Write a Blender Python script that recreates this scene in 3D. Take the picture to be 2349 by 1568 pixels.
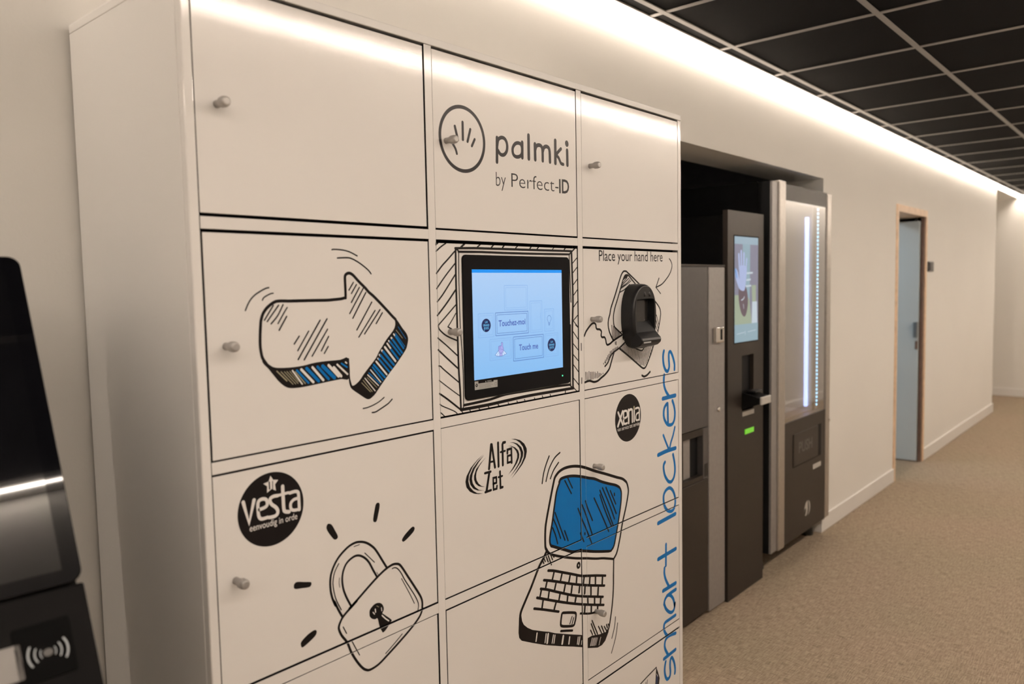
import bpy, bmesh, math, random
from mathutils import Vector, Matrix
from mathutils.geometry import tessellate_polygon

# ------------------------------------------------------------------ clear
for o in list(bpy.data.objects):
    bpy.data.objects.remove(o, do_unlink=True)
scene = bpy.context.scene
COL = scene.collection
random.seed(7)

# ------------------------------------------------------------------ camera
YAW, PITCH, ROLL = math.radians(48.965), math.radians(-4.034), math.radians(-1.1258)
CAM = Vector((0.0, -1.6639, 1.5467))
fw = Vector((math.sin(YAW) * math.cos(PITCH), math.cos(YAW) * math.cos(PITCH), math.sin(PITCH)))
rt = Vector((math.cos(YAW), -math.sin(YAW), 0.0))
up = rt.cross(fw)
r2 = math.cos(ROLL) * rt + math.sin(ROLL) * up
u2 = -math.sin(ROLL) * rt + math.cos(ROLL) * up
cd = bpy.data.cameras.new('camera')
cam = bpy.data.objects.new('camera', cd)
COL.objects.link(cam)
cam.matrix_world = Matrix(((r2.x, u2.x, -fw.x, CAM.x), (r2.y, u2.y, -fw.y, CAM.y), (r2.z, u2.z, -fw.z, CAM.z), (0, 0, 0, 1)))
cd.sensor_fit = 'HORIZONTAL'
cd.sensor_width = 36.0
cd.lens = 27.26
cd.clip_start = 0.02
cd.dof.use_dof = True
cd.dof.focus_distance = 2.0
cd.dof.aperture_fstop = 3.0
scene.camera = cam

# ------------------------------------------------------------------ world, exposure
w = bpy.data.worlds.new('world')
scene.world = w
w.use_nodes = True
w.node_tree.nodes['Background'].inputs[0].default_value = (0.9, 0.85, 0.8, 1)
w.node_tree.nodes['Background'].inputs[1].default_value = 0.02
scene.view_settings.view_transform = 'Standard'
scene.view_settings.look = 'None'
scene.view_settings.gamma = 1.0
scene.view_settings.use_curve_mapping = False
scene.view_settings.exposure = 0.0
STRIP_POWER = 46.0
STRIP_POWER_OPPOSITE = 185.0
STRIP_COLOR = (1.0, 0.865, 0.745)

# ------------------------------------------------------------------ main sizes (metres)
HC = 2.586            # ceiling height
YF = -0.459           # locker front plane
CORR = -2.0           # opposite wall of the corridor
X_NEAR, X_FAR = -3.6, 11.87
ART = {
 'arrow_drawing': [
  ('f','k',1,[724.3,1427.6,727.8,1421.5,736.0,1413.0,744.3,1402.4,753.7,1390.7,763.3,1381.7,772.1,1376.3,783.4,1374.0,804.3,1373.7,828.2,1375.2,858.9,1377.6,886.5,1379.5,891.8,1379.2,908.2,1379.7,907.0,1417.7,888.1,1416.4,854.4,1416.6,830.0,1415.6,806.1,1412.6,782.8,1411.7,760.3,1412.7,747.1,1414.9,737.5,1420.7,730.2,1428.1]),
  ('f','k',1,[1022.8,1490.8,1031.4,1485.1,1044.9,1468.1,1055.2,1456.6,1059.3,1445.4,1056.1,1431.9,1050.3,1421.3,1024.3,1394.8,1002.6,1375.2,979.5,1352.2,969.0,1341.4,960.4,1335.8,953.7,1333.3,945.6,1335.6,929.8,1346.0,914.3,1356.9,909.1,1363.9,906.5,1377.0,905.7,1413.0,909.0,1416.8,909.1,1399.9,909.8,1380.5,912.5,1368.7,915.4,1364.2,922.7,1366.3,932.6,1373.0,942.7,1383.8,958.0,1398.0,973.6,1412.5,982.5,1425.1,991.3,1435.1,1002.1,1447.7,1018.2,1462.8,1024.7,1471.9,1026.0,1481.3]),
  ('s','k',4.94,1,0,[732.1,1422.6,725.6,1432.4,723.2,1442.2,721.9,1455.8,722.8,1475.0,724.8,1494.1,726.1,1499.9,730.3,1510.3,739.4,1520.6,752.9,1528.9,764.0,1530.6,784.2,1530.0,830.8,1529.8,863.4,1529.5,878.6,1530.2,895.1,1531.3,905.7,1533.4]),
  ('s','k',5.17,1,0,[905.7,1532.7,905.9,1550.0,905.6,1565.8,905.9,1573.2,908.6,1577.4,914.5,1579.5,920.4,1578.4,926.7,1574.2,938.2,1563.5,952.5,1551.5,961.6,1542.7,971.0,1536.0,984.4,1524.8,1004.9,1506.5,1018.7,1493.7,1027.2,1486.7]),
  ('s','b',1.29,0,0,[1033.5,1471.4,1053.0,1445.8]),
  ('s','g',1.24,0,0,[1027.9,1465.0,1044.1,1447.7]),
  ('s','b',1.58,0,0,[1025.6,1459.0,1049.7,1430.3]),
  ('s','w',3.4,0,0,[1021.2,1457.3,1025.7,1452.3]),
  ('s','b',4.44,0,0,[1025.7,1452.9,1046.0,1427.1]),
  ('s','w',4.03,0,0,[1014.6,1450.3,1017.6,1446.7]),
  ('s','b',4.36,0,0,[1017.3,1447.0,1042.0,1417.9]),
  ('s','w',3.29,0,0,[1007.5,1444.7,1011.3,1441.1]),
  ('s','b',3.68,0,0,[1010.8,1442.4,1036.6,1414.2]),
  ('s','w',3.7,0,0,[1003.5,1439.6,1012.0,1428.9]),
  ('s','b',4.31,0,0,[1013.3,1426.8,1030.9,1406.5]),
  ('s','w',4.57,0,0,[997.2,1432.7,1023.7,1402.3]),
  ('s','w',4.37,0,0,[989.3,1426.6,992.6,1423.7]),
  ('s','b',4.81,0,0,[992.3,1424.3,1019.1,1395.3]),
  ('s','w',3.76,0,0,[983.0,1418.4,985.5,1416.2]),
  ('s','b',4.16,0,0,[985.2,1417.6,1013.6,1388.3]),
  ('s','w',3.17,0,0,[978.6,1411.5,981.0,1409.3]),
  ('s','b',3.56,0,0,[981.0,1410.3,1007.2,1382.2]),
  ('s','w',3.84,0,0,[974.1,1405.9,1000.1,1377.5]),
  ('s','b',4.37,0,0,[968.0,1399.8,994.8,1372.6]),
  ('s','b',2.94,0,0,[964.5,1395.5,989.5,1367.2]),
  ('s','w',2.33,0,0,[959.4,1390.7,984.2,1363.7]),
  ('s','b',1.98,0,0,[955.0,1385.2,981.6,1361.3]),
  ('s','w',2.26,0,0,[952.1,1381.5,978.1,1357.7]),
  ('s','g',1.13,0,0,[950.6,1376.4,973.7,1354.2]),
  ('s','w',2.01,0,0,[944.8,1375.7,969.3,1348.0]),
  ('s','g',1.44,0,0,[940.6,1372.2,961.8,1347.6]),
  ('s','g',1.4,0,0,[936.8,1367.4,957.6,1347.4]),
  ('s','g',2.04,0,0,[752.2,1407.6,771.5,1388.3]),
  ('s','g',1.44,0,0,[760.5,1405.8,783.7,1381.0]),
  ('s','g',1.24,0,0,[767.2,1405.2,789.5,1380.9]),
  ('s','g',1.25,0,0,[772.3,1405.2,794.2,1381.4]),
  ('s','g',1.05,0,0,[778.0,1405.1,795.4,1384.3]),
  ('s','w',2.78,0,0,[783.7,1405.6,802.8,1379.5]),
  ('s','g',1.91,0,0,[789.3,1403.1,809.3,1379.8]),
  ('s','b',3.81,0,0,[792.9,1405.2,816.4,1380.1]),
  ('s','w',4.9,0,0,[802.2,1405.9,826.6,1380.5]),
  ('s','b',6.02,0,0,[813.5,1406.9,838.2,1381.4]),
  ('s','w',4.82,0,0,[826.0,1407.7,848.6,1381.8]),
  ('s','b',5.05,0,0,[836.9,1407.8,860.4,1382.7]),
  ('s','b',7.25,0,0,[848.5,1407.8,873.6,1384.0]),
  ('s','w',5.59,0,0,[861.5,1408.2,883.2,1385.7]),
  ('s','w',5.44,0,0,[873.0,1403.2,889.0,1385.2]),
  ('s','w',3.76,0,0,[880.8,1408.1,903.8,1387.6]),
  ('s','b',3.15,0,0,[890.8,1409.2,903.3,1401.0]),
  ('s','w',2.96,0,0,[900.1,1410.9,902.7,1408.8]),
  ('s','k',2.3,0,0,[750.4,1523.2,731.9,1498.2]),
  ('s','k',2.3,0,0,[760.9,1523.3,737.2,1495.6]),
  ('s','k',2.38,0,0,[776.2,1503.1,760.0,1479.3]),
  ('s','k',2.33,1,0,[769.8,1524.0,758.4,1505.3,744.6,1491.3]),
  ('s','k',2.15,1,0,[778.0,1518.9,768.5,1505.9,758.3,1491.2]),
  ('s','k',2.3,0,0,[924.9,1562.0,913.8,1547.3]),
  ('s','k',2.32,0,0,[932.0,1557.7,919.4,1540.8]),
  ('s','k',2.35,0,0,[938.7,1552.2,918.7,1523.9]),
  ('s','k',2.36,0,0,[948.1,1550.5,913.9,1502.8]),
  ('s','k',2.39,0,0,[954.1,1542.3,920.7,1493.5]),
  ('s','k',2.42,0,0,[967.7,1523.1,929.3,1470.6]),
  ('s','k',2.48,0,0,[993.6,1501.4,977.0,1480.6]),
  ('s','k',2.29,0,0,[975.3,1506.5,933.6,1456.6]),
  ('s','k',2.42,0,0,[987.9,1507.7,947.6,1461.8]),
  ('s','k',2.23,0,0,[800.3,1466.5,789.5,1453.1]),
  ('s','k',2.27,0,0,[820.6,1474.4,796.2,1440.6]),
  ('s','k',2.35,0,0,[861.9,1475.7,826.0,1428.2]),
  ('s','k',2.39,0,0,[863.6,1462.1,846.4,1436.4]),
  ('s','k',2.39,0,0,[862.0,1443.5,852.8,1431.2]),
  ('s','k',2.53,0,0,[846.1,1493.1,796.3,1424.5]),
  ('s','k',2.56,0,0,[861.5,1495.0,808.9,1423.0]),
 ],
 'motion_lines#1': [
  ('s','k',2.37,1,0,[696.9,1516.3,701.5,1525.6,707.1,1534.0,713.7,1540.4,721.3,1545.5,735.5,1552.5,743.2,1554.3]),
  ('s','k',2.17,1,0,[729.8,1532.9,732.7,1537.2,739.3,1540.9,745.9,1543.6,751.4,1544.5]),
 ],
 'motion_lines#2': [
  ('s','k',2.37,1,0,[878.2,1623.1,882.6,1623.7,895.2,1623.5,908.0,1622.2,920.8,1619.0,936.3,1612.5]),
  ('s','k',2.5,1,0,[890.1,1607.8,900.9,1608.4,913.8,1608.7,922.9,1607.2,935.8,1601.8,948.9,1594.5,962.0,1585.4,968.6,1578.2]),
 ],
 'motion_lines#3': [
  ('s','k',2.14,1,0,[938.3,1316.9,948.1,1317.3,963.1,1320.2,978.4,1325.3,991.5,1332.3]),
  ('s','k',2.52,1,0,[960.1,1306.0,969.2,1306.1,982.9,1311.0,1000.4,1318.1,1006.6,1322.1,1012.0,1326.2]),
 ],
 'ray_mark#1': [
  ('f','k',1,[843.6,1105.7,846.4,1110.1,851.4,1109.5,856.4,1105.4,862.7,1093.7,868.3,1082.1,867.2,1077.3,862.0,1076.2,857.0,1079.9,848.9,1091.4,844.2,1099.8]),
 ],
 'ray_mark#2': [
  ('f','k',1,[959.3,1114.9,962.4,1122.5,968.2,1123.8,971.3,1120.5,971.0,1113.7,967.3,1100.8,962.9,1088.1,958.1,1086.3,954.1,1089.5,954.8,1097.7]),
 ],
 'ray_mark#3': [
  ('f','k',1,[1027.6,1034.5,1035.0,1041.3,1049.8,1050.2,1057.2,1052.7,1061.9,1049.6,1061.0,1044.2,1054.5,1038.6,1038.7,1030.0,1030.4,1027.4,1026.9,1030.3]),
 ],
 'ray_mark#4': [
  ('f','k',1,[768.8,1014.8,770.6,1019.1,777.0,1020.3,791.1,1015.7,803.9,1011.8,806.2,1008.9,805.2,1004.9,800.2,1002.9,784.3,1005.8,772.5,1008.1,769.0,1011.3]),
 ],
 'ray_mark#5': [
  ('f','k',1,[778.9,899.0,779.8,906.9,794.4,915.5,808.9,918.7,813.6,914.3,810.0,907.1,793.7,899.0,782.5,895.4]),
 ],
 'padlock_drawing': [
  ('s','k',4.1,1,0,[984.4,986.5,972.3,1006.5,961.5,1024.4,953.1,1035.9,941.0,1046.7,930.1,1053.1,919.2,1056.7,908.4,1057.9,895.1,1055.5,881.9,1049.3,868.7,1040.2,857.8,1027.8,850.3,1013.5,847.7,1001.6,847.2,990.1,848.2,978.2,851.6,963.5,857.8,948.8,855.4,957.9,863.0,940.3,872.4,922.0]),
  ('s','k',3.91,1,0,[958.8,975.0,950.0,990.9,940.7,1008.9,932.4,1019.3,924.1,1026.2,915.7,1030.5,906.1,1031.7,894.0,1028.2,884.2,1021.1,877.9,1010.2,875.3,999.1,875.1,987.4,877.5,972.9,883.8,956.0,893.1,937.1]),
  ('s','k',2.23,1,0,[868.1,1027.7,859.6,1016.5,855.1,1005.2,853.4,993.1,855.0,978.0,859.4,960.0,870.1,936.8]),
  ('s','k',1.46,0,0,[905.1,1051.1,918.8,1051.5]),
  ('s','k',1.76,1,0,[930.5,1031.4,941.1,1019.9,953.8,1006.1]),
  ('s','k',1.15,1,0,[868.7,1000.1,867.5,991.7,868.5,981.6]),
  ('s','k',1.04,0,0,[958.6,984.3,962.4,978.0]),
  ('s','k',4.37,1,1,[872.3,920.5,882.9,928.1,895.5,935.1,908.2,942.8,887.5,932.0,909.7,944.7,934.9,959.9,958.1,973.2,973.8,980.8,987.0,985.7,1000.2,988.1,1009.5,986.8,1017.4,983.2,1025.1,974.1,1039.3,951.9,1059.0,921.2,1073.6,897.0,1077.4,883.8,1077.0,873.0,1076.7,868.9,1071.1,858.5,1059.1,848.1,1037.0,834.7,1008.4,819.8,980.5,806.3,960.1,797.0,946.8,793.6,933.7,792.9,926.1,795.4,917.5,802.0,907.9,814.2,898.5,829.3,889.3,847.3,881.6,867.6,869.1,886.5,863.6,899.6,863.3,905.8,866.0,912.0]),
  ('s','k',2.07,1,0,[998.6,980.0,1005.2,980.1,1013.0,975.5,1022.0,963.4,1030.9,946.9,1045.1,924.4,1058.3,903.0,1065.4,887.7,1066.5,878.7,1064.8,871.6]),
  ('s','k',1.71,1,0,[1022.2,952.2,1033.0,932.4,1044.6,910.6,1055.2,888.9]),
  ('s','k',2.02,0,0,[873.1,901.9,880.6,886.5]),
  ('s','k',1.84,1,0,[892.6,866.7,900.6,850.3,909.6,832.3]),
  ('s','k',2.0,1,0,[1019.5,835.5,997.5,822.7,974.6,810.7]),
 ],
 'keyhole_drawing': [
  ('f','k',1,[937.1,905.1,938.0,913.2,944.1,918.5,952.0,921.7,961.1,920.8,968.9,916.1,973.2,907.8,972.9,901.5,969.4,896.8,970.7,895.3,992.1,875.6,989.9,871.0,987.0,867.7,977.2,859.3,969.8,856.4,967.2,859.6,961.1,872.4,957.0,889.8,950.7,890.4,943.1,894.1,938.1,900.0]),
  ('s','w',2.71,0,0,[951.8,910.7,952.6,904.6]),
  ('s','w',2.22,0,0,[946.1,906.2,949.8,901.3]),
  ('s','w',1.91,0,0,[967.5,908.6,968.0,902.0]),
  ('s','w',2.58,1,0,[968.6,892.3,976.9,883.0,985.3,875.3]),
  ('s','g',1.25,0,0,[955.7,916.2,960.8,912.4]),
 ],
 'vesta_logo': [
  ('c','k',730.8,1165.7,65.3,0),
  ('s','w',6.52,0,0,[677.1,1189.9,686.4,1151.5,697.5,1189.2]),
  ('s','w',6.12,1,0,[706.7,1170.2,718.0,1171.9,722.4,1175.7,722.1,1182.3,718.7,1186.2,712.6,1187.5,706.9,1185.7,704.5,1180.2,704.4,1169.0,705.2,1159.5,708.0,1154.2,713.0,1152.5,722.3,1152.9]),
  ('s','w',6.32,1,0,[743.8,1187.0,735.4,1187.4,729.2,1185.0,728.4,1179.5,731.6,1173.6,738.7,1167.2,742.6,1160.6,741.3,1154.2,735.3,1151.5,725.1,1151.9]),
  ('s','w',6.82,1,0,[754.3,1201.4,754.5,1179.4,754.9,1161.1,757.4,1155.2,765.4,1152.7]),
  ('s','w',5.1,0,0,[746.0,1187.2,765.3,1187.6]),
  ('s','w',6.1,1,0,[768.5,1186.4,778.4,1186.9,784.4,1184.9,786.3,1178.2,786.6,1151.8]),
  ('s','w',5.77,1,0,[786.1,1173.2,776.7,1172.7,770.1,1168.2,768.7,1161.3,770.9,1155.4,776.9,1152.9,786.6,1152.7]),
  ('f','w',0,[731.1,1225.1,735.8,1217.1,746.0,1214.8,739.3,1208.3,740.6,1196.7,732.4,1201.3,723.0,1196.5,723.6,1207.9,716.6,1213.8,726.8,1215.6]),
  ('s','K',2.68,0,0,[728.1,1214.4,728.3,1202.2]),
  ('s','K',1.67,0,0,[734.8,1214.5,734.2,1199.0]),
  ('t', 'w', 'eenvoudig in orde', 686.9, 1135.9, 781.8, 1135.8, 11.5, 0),
 ],
 'xenia_logo': [
  ('c','k',1888.4,1165.0,68.6,0),
  ('s','w',7.15,0,0,[1835.8,1187.5,1859.4,1148.9]),
  ('s','w',8.25,0,0,[1859.2,1187.5,1834.2,1148.5]),
  ('s','w',6.38,1,0,[1864.4,1165.4,1881.6,1169.3,1883.3,1178.0,1880.9,1185.1,1874.3,1187.0,1866.7,1186.5,1863.9,1180.6,1863.6,1159.8,1866.1,1151.6,1871.8,1149.7,1882.2,1150.3]),
  ('s','w',7.66,0,0,[1890.0,1187.6,1890.5,1149.6]),
  ('s','w',7.02,1,0,[1890.5,1183.3,1899.2,1187.4,1906.9,1186.4,1909.8,1180.7,1909.9,1150.0]),
  ('s','w',7.07,0,0,[1920.6,1187.7,1919.6,1150.7]),
  ('s','g',7.02,0,0,[1919.7,1192.1,1919.8,1186.2]),
  ('s','w',6.02,1,0,[1928.5,1186.7,1940.4,1187.3,1947.3,1184.2,1948.2,1177.7,1947.8,1150.9]),
  ('s','w',5.18,1,0,[1947.7,1172.9,1935.1,1170.9,1929.7,1165.2,1929.0,1156.8,1932.9,1151.4,1947.8,1151.4]),
  ('t', 'w', 'van service tot servies', 1831.2, 1132.9, 1950.5, 1134.9, 10.8, 0),
 ],
 'alfa_zet_logo': [
  ('s','K',7.17,0,0,[1294.6,1129.4,1303.3,1184.7]),
  ('s','K',6.84,0,0,[1305.2,1184.4,1314.9,1129.2]),
  ('s','K',4.73,0,0,[1297.3,1144.6,1312.1,1143.9]),
  ('s','K',6.9,0,0,[1327.3,1184.7,1327.4,1129.0]),
  ('s','K',6.81,0,0,[1351.9,1182.2,1345.0,1182.1,1342.6,1178.6,1342.6,1129.3]),
  ('s','K',5.11,0,0,[1335.5,1161.4,1351.3,1161.7]),
  ('s','K',6.16,0,0,[1359.5,1154.1,1359.8,1162.8,1373.8,1163.5,1374.4,1129.0]),
  ('s','K',5.45,0,0,[1373.4,1148.0,1360.1,1147.7,1359.6,1131.5,1373.7,1131.8]),
  ('s','K',5.84,0,0,[1280.2,1121.9,1299.8,1121.9]),
  ('s','K',5.98,0,0,[1280.2,1077.6,1299.6,1078.3]),
  ('s','K',7.2,0,0,[1295.1,1120.5,1284.2,1078.3]),
  ('s','K',5.39,0,0,[1307.5,1091.6,1318.7,1091.9,1318.8,1104.9,1307.9,1105.1,1308.2,1077.7,1319.3,1077.6,1320.4,1084.3]),
  ('s','K',6.39,0,0,[1332.0,1115.7,1332.6,1077.2,1340.2,1077.1]),
  ('s','K',4.95,0,0,[1326.1,1103.5,1339.8,1103.8]),
  ('f','k',0,[1276.9,1166.6,1255.8,1157.5,1234.2,1143.7,1219.8,1126.9,1215.9,1114.9,1218.9,1101.6,1229.6,1089.5,1243.4,1082.1,1257.5,1078.0,1271.8,1076.4,1253.3,1081.4,1240.8,1089.1,1230.0,1100.2,1225.6,1114.0,1228.1,1128.2,1239.8,1143.6,1255.7,1155.5]),
  ('f','k',0,[1278.3,1164.4,1258.5,1154.0,1241.2,1141.4,1230.9,1126.7,1228.5,1117.3,1231.5,1104.9,1241.0,1094.0,1254.9,1087.0,1277.0,1082.3,1259.2,1087.6,1246.7,1096.7,1239.3,1107.2,1237.3,1117.5,1239.3,1127.0,1246.7,1138.4,1259.9,1150.8]),
  ('f','k',0,[1285.3,1158.6,1266.9,1148.5,1250.9,1136.6,1244.1,1123.1,1243.8,1114.2,1248.4,1104.3,1258.1,1096.3,1268.0,1092.8,1279.5,1090.4,1268.0,1094.8,1258.3,1102.3,1252.2,1111.5,1250.6,1120.8,1252.8,1130.3,1260.9,1140.6,1272.7,1150.4]),
  ('f','k',0,[1373.7,1186.4,1388.6,1184.3,1406.0,1178.6,1421.8,1167.5,1430.5,1154.3,1431.0,1145.7,1426.6,1132.7,1413.9,1118.0,1394.2,1103.8,1372.4,1090.8,1391.1,1105.4,1409.1,1119.9,1419.3,1134.0,1420.9,1146.4,1416.8,1159.9,1405.8,1172.3,1391.7,1180.9]),
  ('f','k',0,[1368.0,1179.0,1382.1,1177.0,1396.2,1171.8,1410.3,1161.0,1417.2,1147.1,1416.1,1137.7,1407.6,1124.4,1391.2,1110.7,1367.9,1096.4,1388.1,1112.3,1401.2,1124.6,1408.1,1139.2,1408.0,1148.7,1402.3,1160.2,1392.9,1169.2,1382.0,1175.2]),
  ('f','k',0,[1360.8,1171.4,1374.0,1169.7,1388.0,1163.7,1398.9,1154.5,1402.6,1144.4,1401.5,1136.1,1393.2,1124.0,1378.6,1112.0,1360.3,1102.0,1375.5,1113.7,1386.9,1125.1,1394.4,1137.4,1395.1,1145.7,1390.9,1154.8,1383.2,1162.9,1374.0,1168.2]),
 ],
 'laptop_drawing': [
  ('f','b',1,[1566.0,1050.3,1591.3,1051.6,1621.6,1047.4,1655.7,1038.7,1690.6,1027.9,1716.6,1020.8,1749.7,1006.3,1787.1,992.7,1818.5,982.3,1837.9,972.2,1846.7,959.2,1848.3,946.7,1844.2,919.3,1830.7,871.9,1815.7,829.2,1808.2,811.0,1797.4,801.9,1783.4,800.7,1719.0,817.4,1651.2,838.0,1610.8,847.2,1574.7,862.7,1533.9,881.1,1521.0,886.4,1515.6,898.7,1517.5,916.3,1526.9,946.5,1536.6,985.8,1546.1,1019.9,1558.4,1040.9]),
  ('s','k',5.69,1,1,[1566.0,1050.3,1591.3,1051.6,1621.6,1047.4,1655.7,1038.7,1690.6,1027.9,1716.6,1020.8,1749.7,1006.3,1787.1,992.7,1818.5,982.3,1837.9,972.2,1846.7,959.2,1848.3,946.7,1844.2,919.3,1830.7,871.9,1815.7,829.2,1808.2,811.0,1797.4,801.9,1783.4,800.7,1719.0,817.4,1651.2,838.0,1610.8,847.2,1574.7,862.7,1533.9,881.1,1521.0,886.4,1515.6,898.7,1517.5,916.3,1526.9,946.5,1536.6,985.8,1546.1,1019.9,1558.4,1040.9]),
  ('s','k',6.61,1,0,[1558.5,1044.5,1566.0,1051.2,1591.3,1051.9,1621.6,1047.8,1655.7,1039.1,1690.6,1028.3,1716.6,1020.8,1749.7,1006.3,1787.1,992.7,1818.5,982.3,1837.9,972.2]),
  ('s','k',6.59,1,0,[1783.4,800.7,1719.0,817.4,1651.2,838.0,1610.7,846.8,1574.7,862.3,1533.9,880.8,1521.0,886.4]),
  ('s','k',6.84,1,0,[1502.3,880.6,1497.0,892.9,1498.1,933.8,1504.4,960.9,1519.8,1005.8,1533.7,1044.2,1541.4,1060.6,1556.2,1070.4]),
  ('s','k',6.76,1,0,[1541.4,1060.6,1556.2,1070.4,1579.9,1075.8,1610.0,1075.2,1640.7,1070.0,1672.1,1060.6,1717.1,1042.8,1770.5,1023.7,1822.4,1004.4,1854.6,993.0,1874.5,979.8]),
  ('s','k',6.12,1,0,[1854.6,993.0,1874.5,979.8,1884.1,959.4,1883.8,943.1,1871.4,907.0,1852.3,864.5,1837.0,819.6,1822.0,787.1,1807.5,773.9]),
  ('s','k',5.76,1,0,[1500.7,884.3,1512.1,869.9,1535.8,857.7,1578.5,841.0,1625.8,824.7,1675.0,810.8,1719.1,797.4,1754.0,788.6,1805.1,772.1]),
  ('f','k',0,[1497.8,887.0,1510.8,875.9,1518.1,868.3,1503.3,872.4,1492.9,867.8,1500.5,876.9]),
  ('s','k',3.79,0,0,[1582.1,1043.3,1609.9,1003.4]),
  ('s','k',3.93,0,0,[1594.3,1049.2,1614.2,1017.3]),
  ('s','k',4.01,0,0,[1578.3,911.3,1592.6,881.6]),
  ('s','k',4.47,0,0,[1791.6,972.0,1818.5,928.1]),
  ('s','k',4.05,0,0,[1647.5,887.5,1662.8,860.6]),
  ('s','k',5.36,0,0,[1812.0,959.6,1813.0,954.4]),
  ('s','k',4.85,0,0,[1667.5,882.4,1668.0,879.0]),
  ('s','k',3.95,1,0,[1539.0,968.9,1558.5,927.7,1578.9,886.6]),
  ('s','k',3.88,1,0,[1530.0,956.6,1546.7,927.0,1560.6,896.0]),
  ('s','k',3.97,1,0,[1527.9,931.7,1539.0,910.7,1547.7,885.6]),
  ('s','k',4.14,1,0,[1638.1,956.8,1656.2,922.3,1674.7,891.0,1699.1,846.2]),
  ('s','k',4.31,1,0,[1657.1,961.9,1675.5,927.2,1700.9,871.8]),
  ('s','k',4.28,1,0,[1672.0,969.6,1682.4,946.6,1703.7,908.5]),
  ('s','k',4.25,1,0,[1712.9,968.2,1747.8,913.8,1781.7,858.0]),
  ('s','k',4.47,1,0,[1740.6,971.2,1765.0,921.6,1795.9,869.4]),
  ('s','k',4.47,1,0,[1740.8,983.8,1775.4,923.1,1804.0,870.4]),
  ('s','k',4.48,1,0,[1753.4,988.0,1786.0,934.5,1811.4,886.7]),
  ('s','k',4.5,1,0,[1770.4,985.8,1796.6,942.1,1820.5,900.2]),
  ('s','k',7.02,1,0,[1500.5,876.9,1488.4,863.5,1467.6,843.4,1438.1,804.3,1415.0,776.9,1397.8,755.2,1394.2,741.9]),
  ('s','k',5.31,1,0,[1805.1,772.1,1803.6,730.5,1802.1,688.8,1796.6,648.4,1788.6,615.2,1778.9,584.9,1771.3,572.8]),
  ('f','k',0,[1389.9,743.4,1398.9,743.9,1401.2,730.4,1407.8,719.0,1421.3,706.9,1440.6,694.5,1483.4,675.5,1503.8,667.3,1530.6,653.9,1589.1,629.9,1649.7,606.1,1649.0,572.1,1604.2,590.8,1554.1,610.5,1491.2,636.7,1439.7,661.4,1398.4,682.1,1389.2,692.8,1386.9,706.3]),
  ('f','k',0,[1674.2,588.2,1694.0,588.1,1732.1,578.5,1760.5,574.5,1778.9,584.9,1774.9,569.4,1758.3,550.2,1742.0,543.7,1720.8,544.3,1673.6,560.5]),
  ('s','w',4.24,0,0,[1457.9,679.9,1453.4,661.0]),
  ('s','w',3.74,0,0,[1494.0,665.1,1489.0,644.2]),
  ('s','w',6.87,0,0,[1502.2,661.2,1497.8,640.4]),
  ('s','w',3.87,0,0,[1523.9,651.1,1517.9,632.2]),
  ('s','w',3.87,0,0,[1530.5,648.2,1525.4,629.4]),
  ('s','w',7.31,0,0,[1565.5,633.0,1560.4,615.3]),
  ('s','w',5.39,0,0,[1593.0,620.6,1589.1,604.3]),
  ('s','w',3.47,0,0,[1630.6,607.0,1626.2,589.6]),
  ('s','w',4.92,0,0,[1638.1,604.3,1632.7,586.8]),
  ('s','w',2.79,0,0,[1646.7,591.1,1644.9,581.7]),
  ('s','w',2.97,0,0,[1695.5,580.4,1686.6,562.6]),
  ('s','w',2.98,0,0,[1702.4,577.9,1692.7,560.9]),
  ('s','w',2.99,0,0,[1708.2,576.4,1698.5,558.8]),
  ('s','w',3.01,0,0,[1714.5,574.5,1704.7,556.5]),
  ('s','w',2.26,0,0,[1720.7,572.7,1711.3,555.1]),
  ('s','w',2.29,0,0,[1736.5,568.6,1727.3,549.6]),
  ('s','k',6.01,1,0,[1506.5,826.4,1528.8,819.4,1559.0,807.1,1602.5,789.3,1647.5,770.5,1674.0,762.6,1718.1,750.2,1763.7,736.1]),
  ('s','k',5.96,1,0,[1488.4,807.0,1516.2,797.0,1558.3,780.3,1608.2,760.2,1653.5,743.6,1700.4,727.7,1757.8,709.5]),
  ('s','k',5.92,1,0,[1474.8,788.8,1500.8,778.7,1533.4,763.5,1569.9,746.8,1607.5,729.9,1652.8,712.4,1706.6,694.2,1750.1,679.6]),
  ('s','k',5.9,1,0,[1459.9,770.6,1491.4,756.7,1532.8,738.5,1575.5,720.3,1623.0,701.2,1672.2,683.0,1753.2,655.3]),
  ('s','k',5.64,1,0,[1447.8,746.7,1484.9,731.9,1520.1,716.9,1547.8,705.1]),
  ('s','k',4.9,1,0,[1642.5,668.4,1671.7,658.0,1691.9,652.1,1712.5,648.2]),
  ('s','k',5.72,0,0,[1530.2,814.6,1522.8,796.9]),
  ('s','k',5.87,0,0,[1563.5,800.0,1556.9,784.6]),
  ('s','k',6.03,0,0,[1598.6,785.6,1593.1,770.6]),
  ('s','k',6.02,0,0,[1628.6,774.6,1626.2,758.5]),
  ('s','k',6.26,0,0,[1661.6,762.7,1657.5,746.0]),
  ('s','k',6.29,0,0,[1688.3,754.7,1685.5,735.3]),
  ('s','k',6.29,0,0,[1714.6,747.8,1713.5,726.7]),
  ('s','k',6.52,0,0,[1748.4,737.6,1746.2,716.6]),
  ('s','k',5.62,0,0,[1500.8,798.9,1495.1,784.7]),
  ('s','k',5.78,0,0,[1537.5,782.9,1531.1,767.7]),
  ('s','k',5.95,0,0,[1577.3,768.7,1571.6,752.1]),
  ('s','k',6.02,0,0,[1607.2,756.5,1602.9,738.3]),
  ('s','k',6.18,0,0,[1641.3,745.0,1637.3,728.3]),
  ('s','k',6.16,0,0,[1665.0,735.6,1662.9,717.2]),
  ('s','k',6.14,0,0,[1692.5,726.1,1692.0,703.9]),
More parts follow.
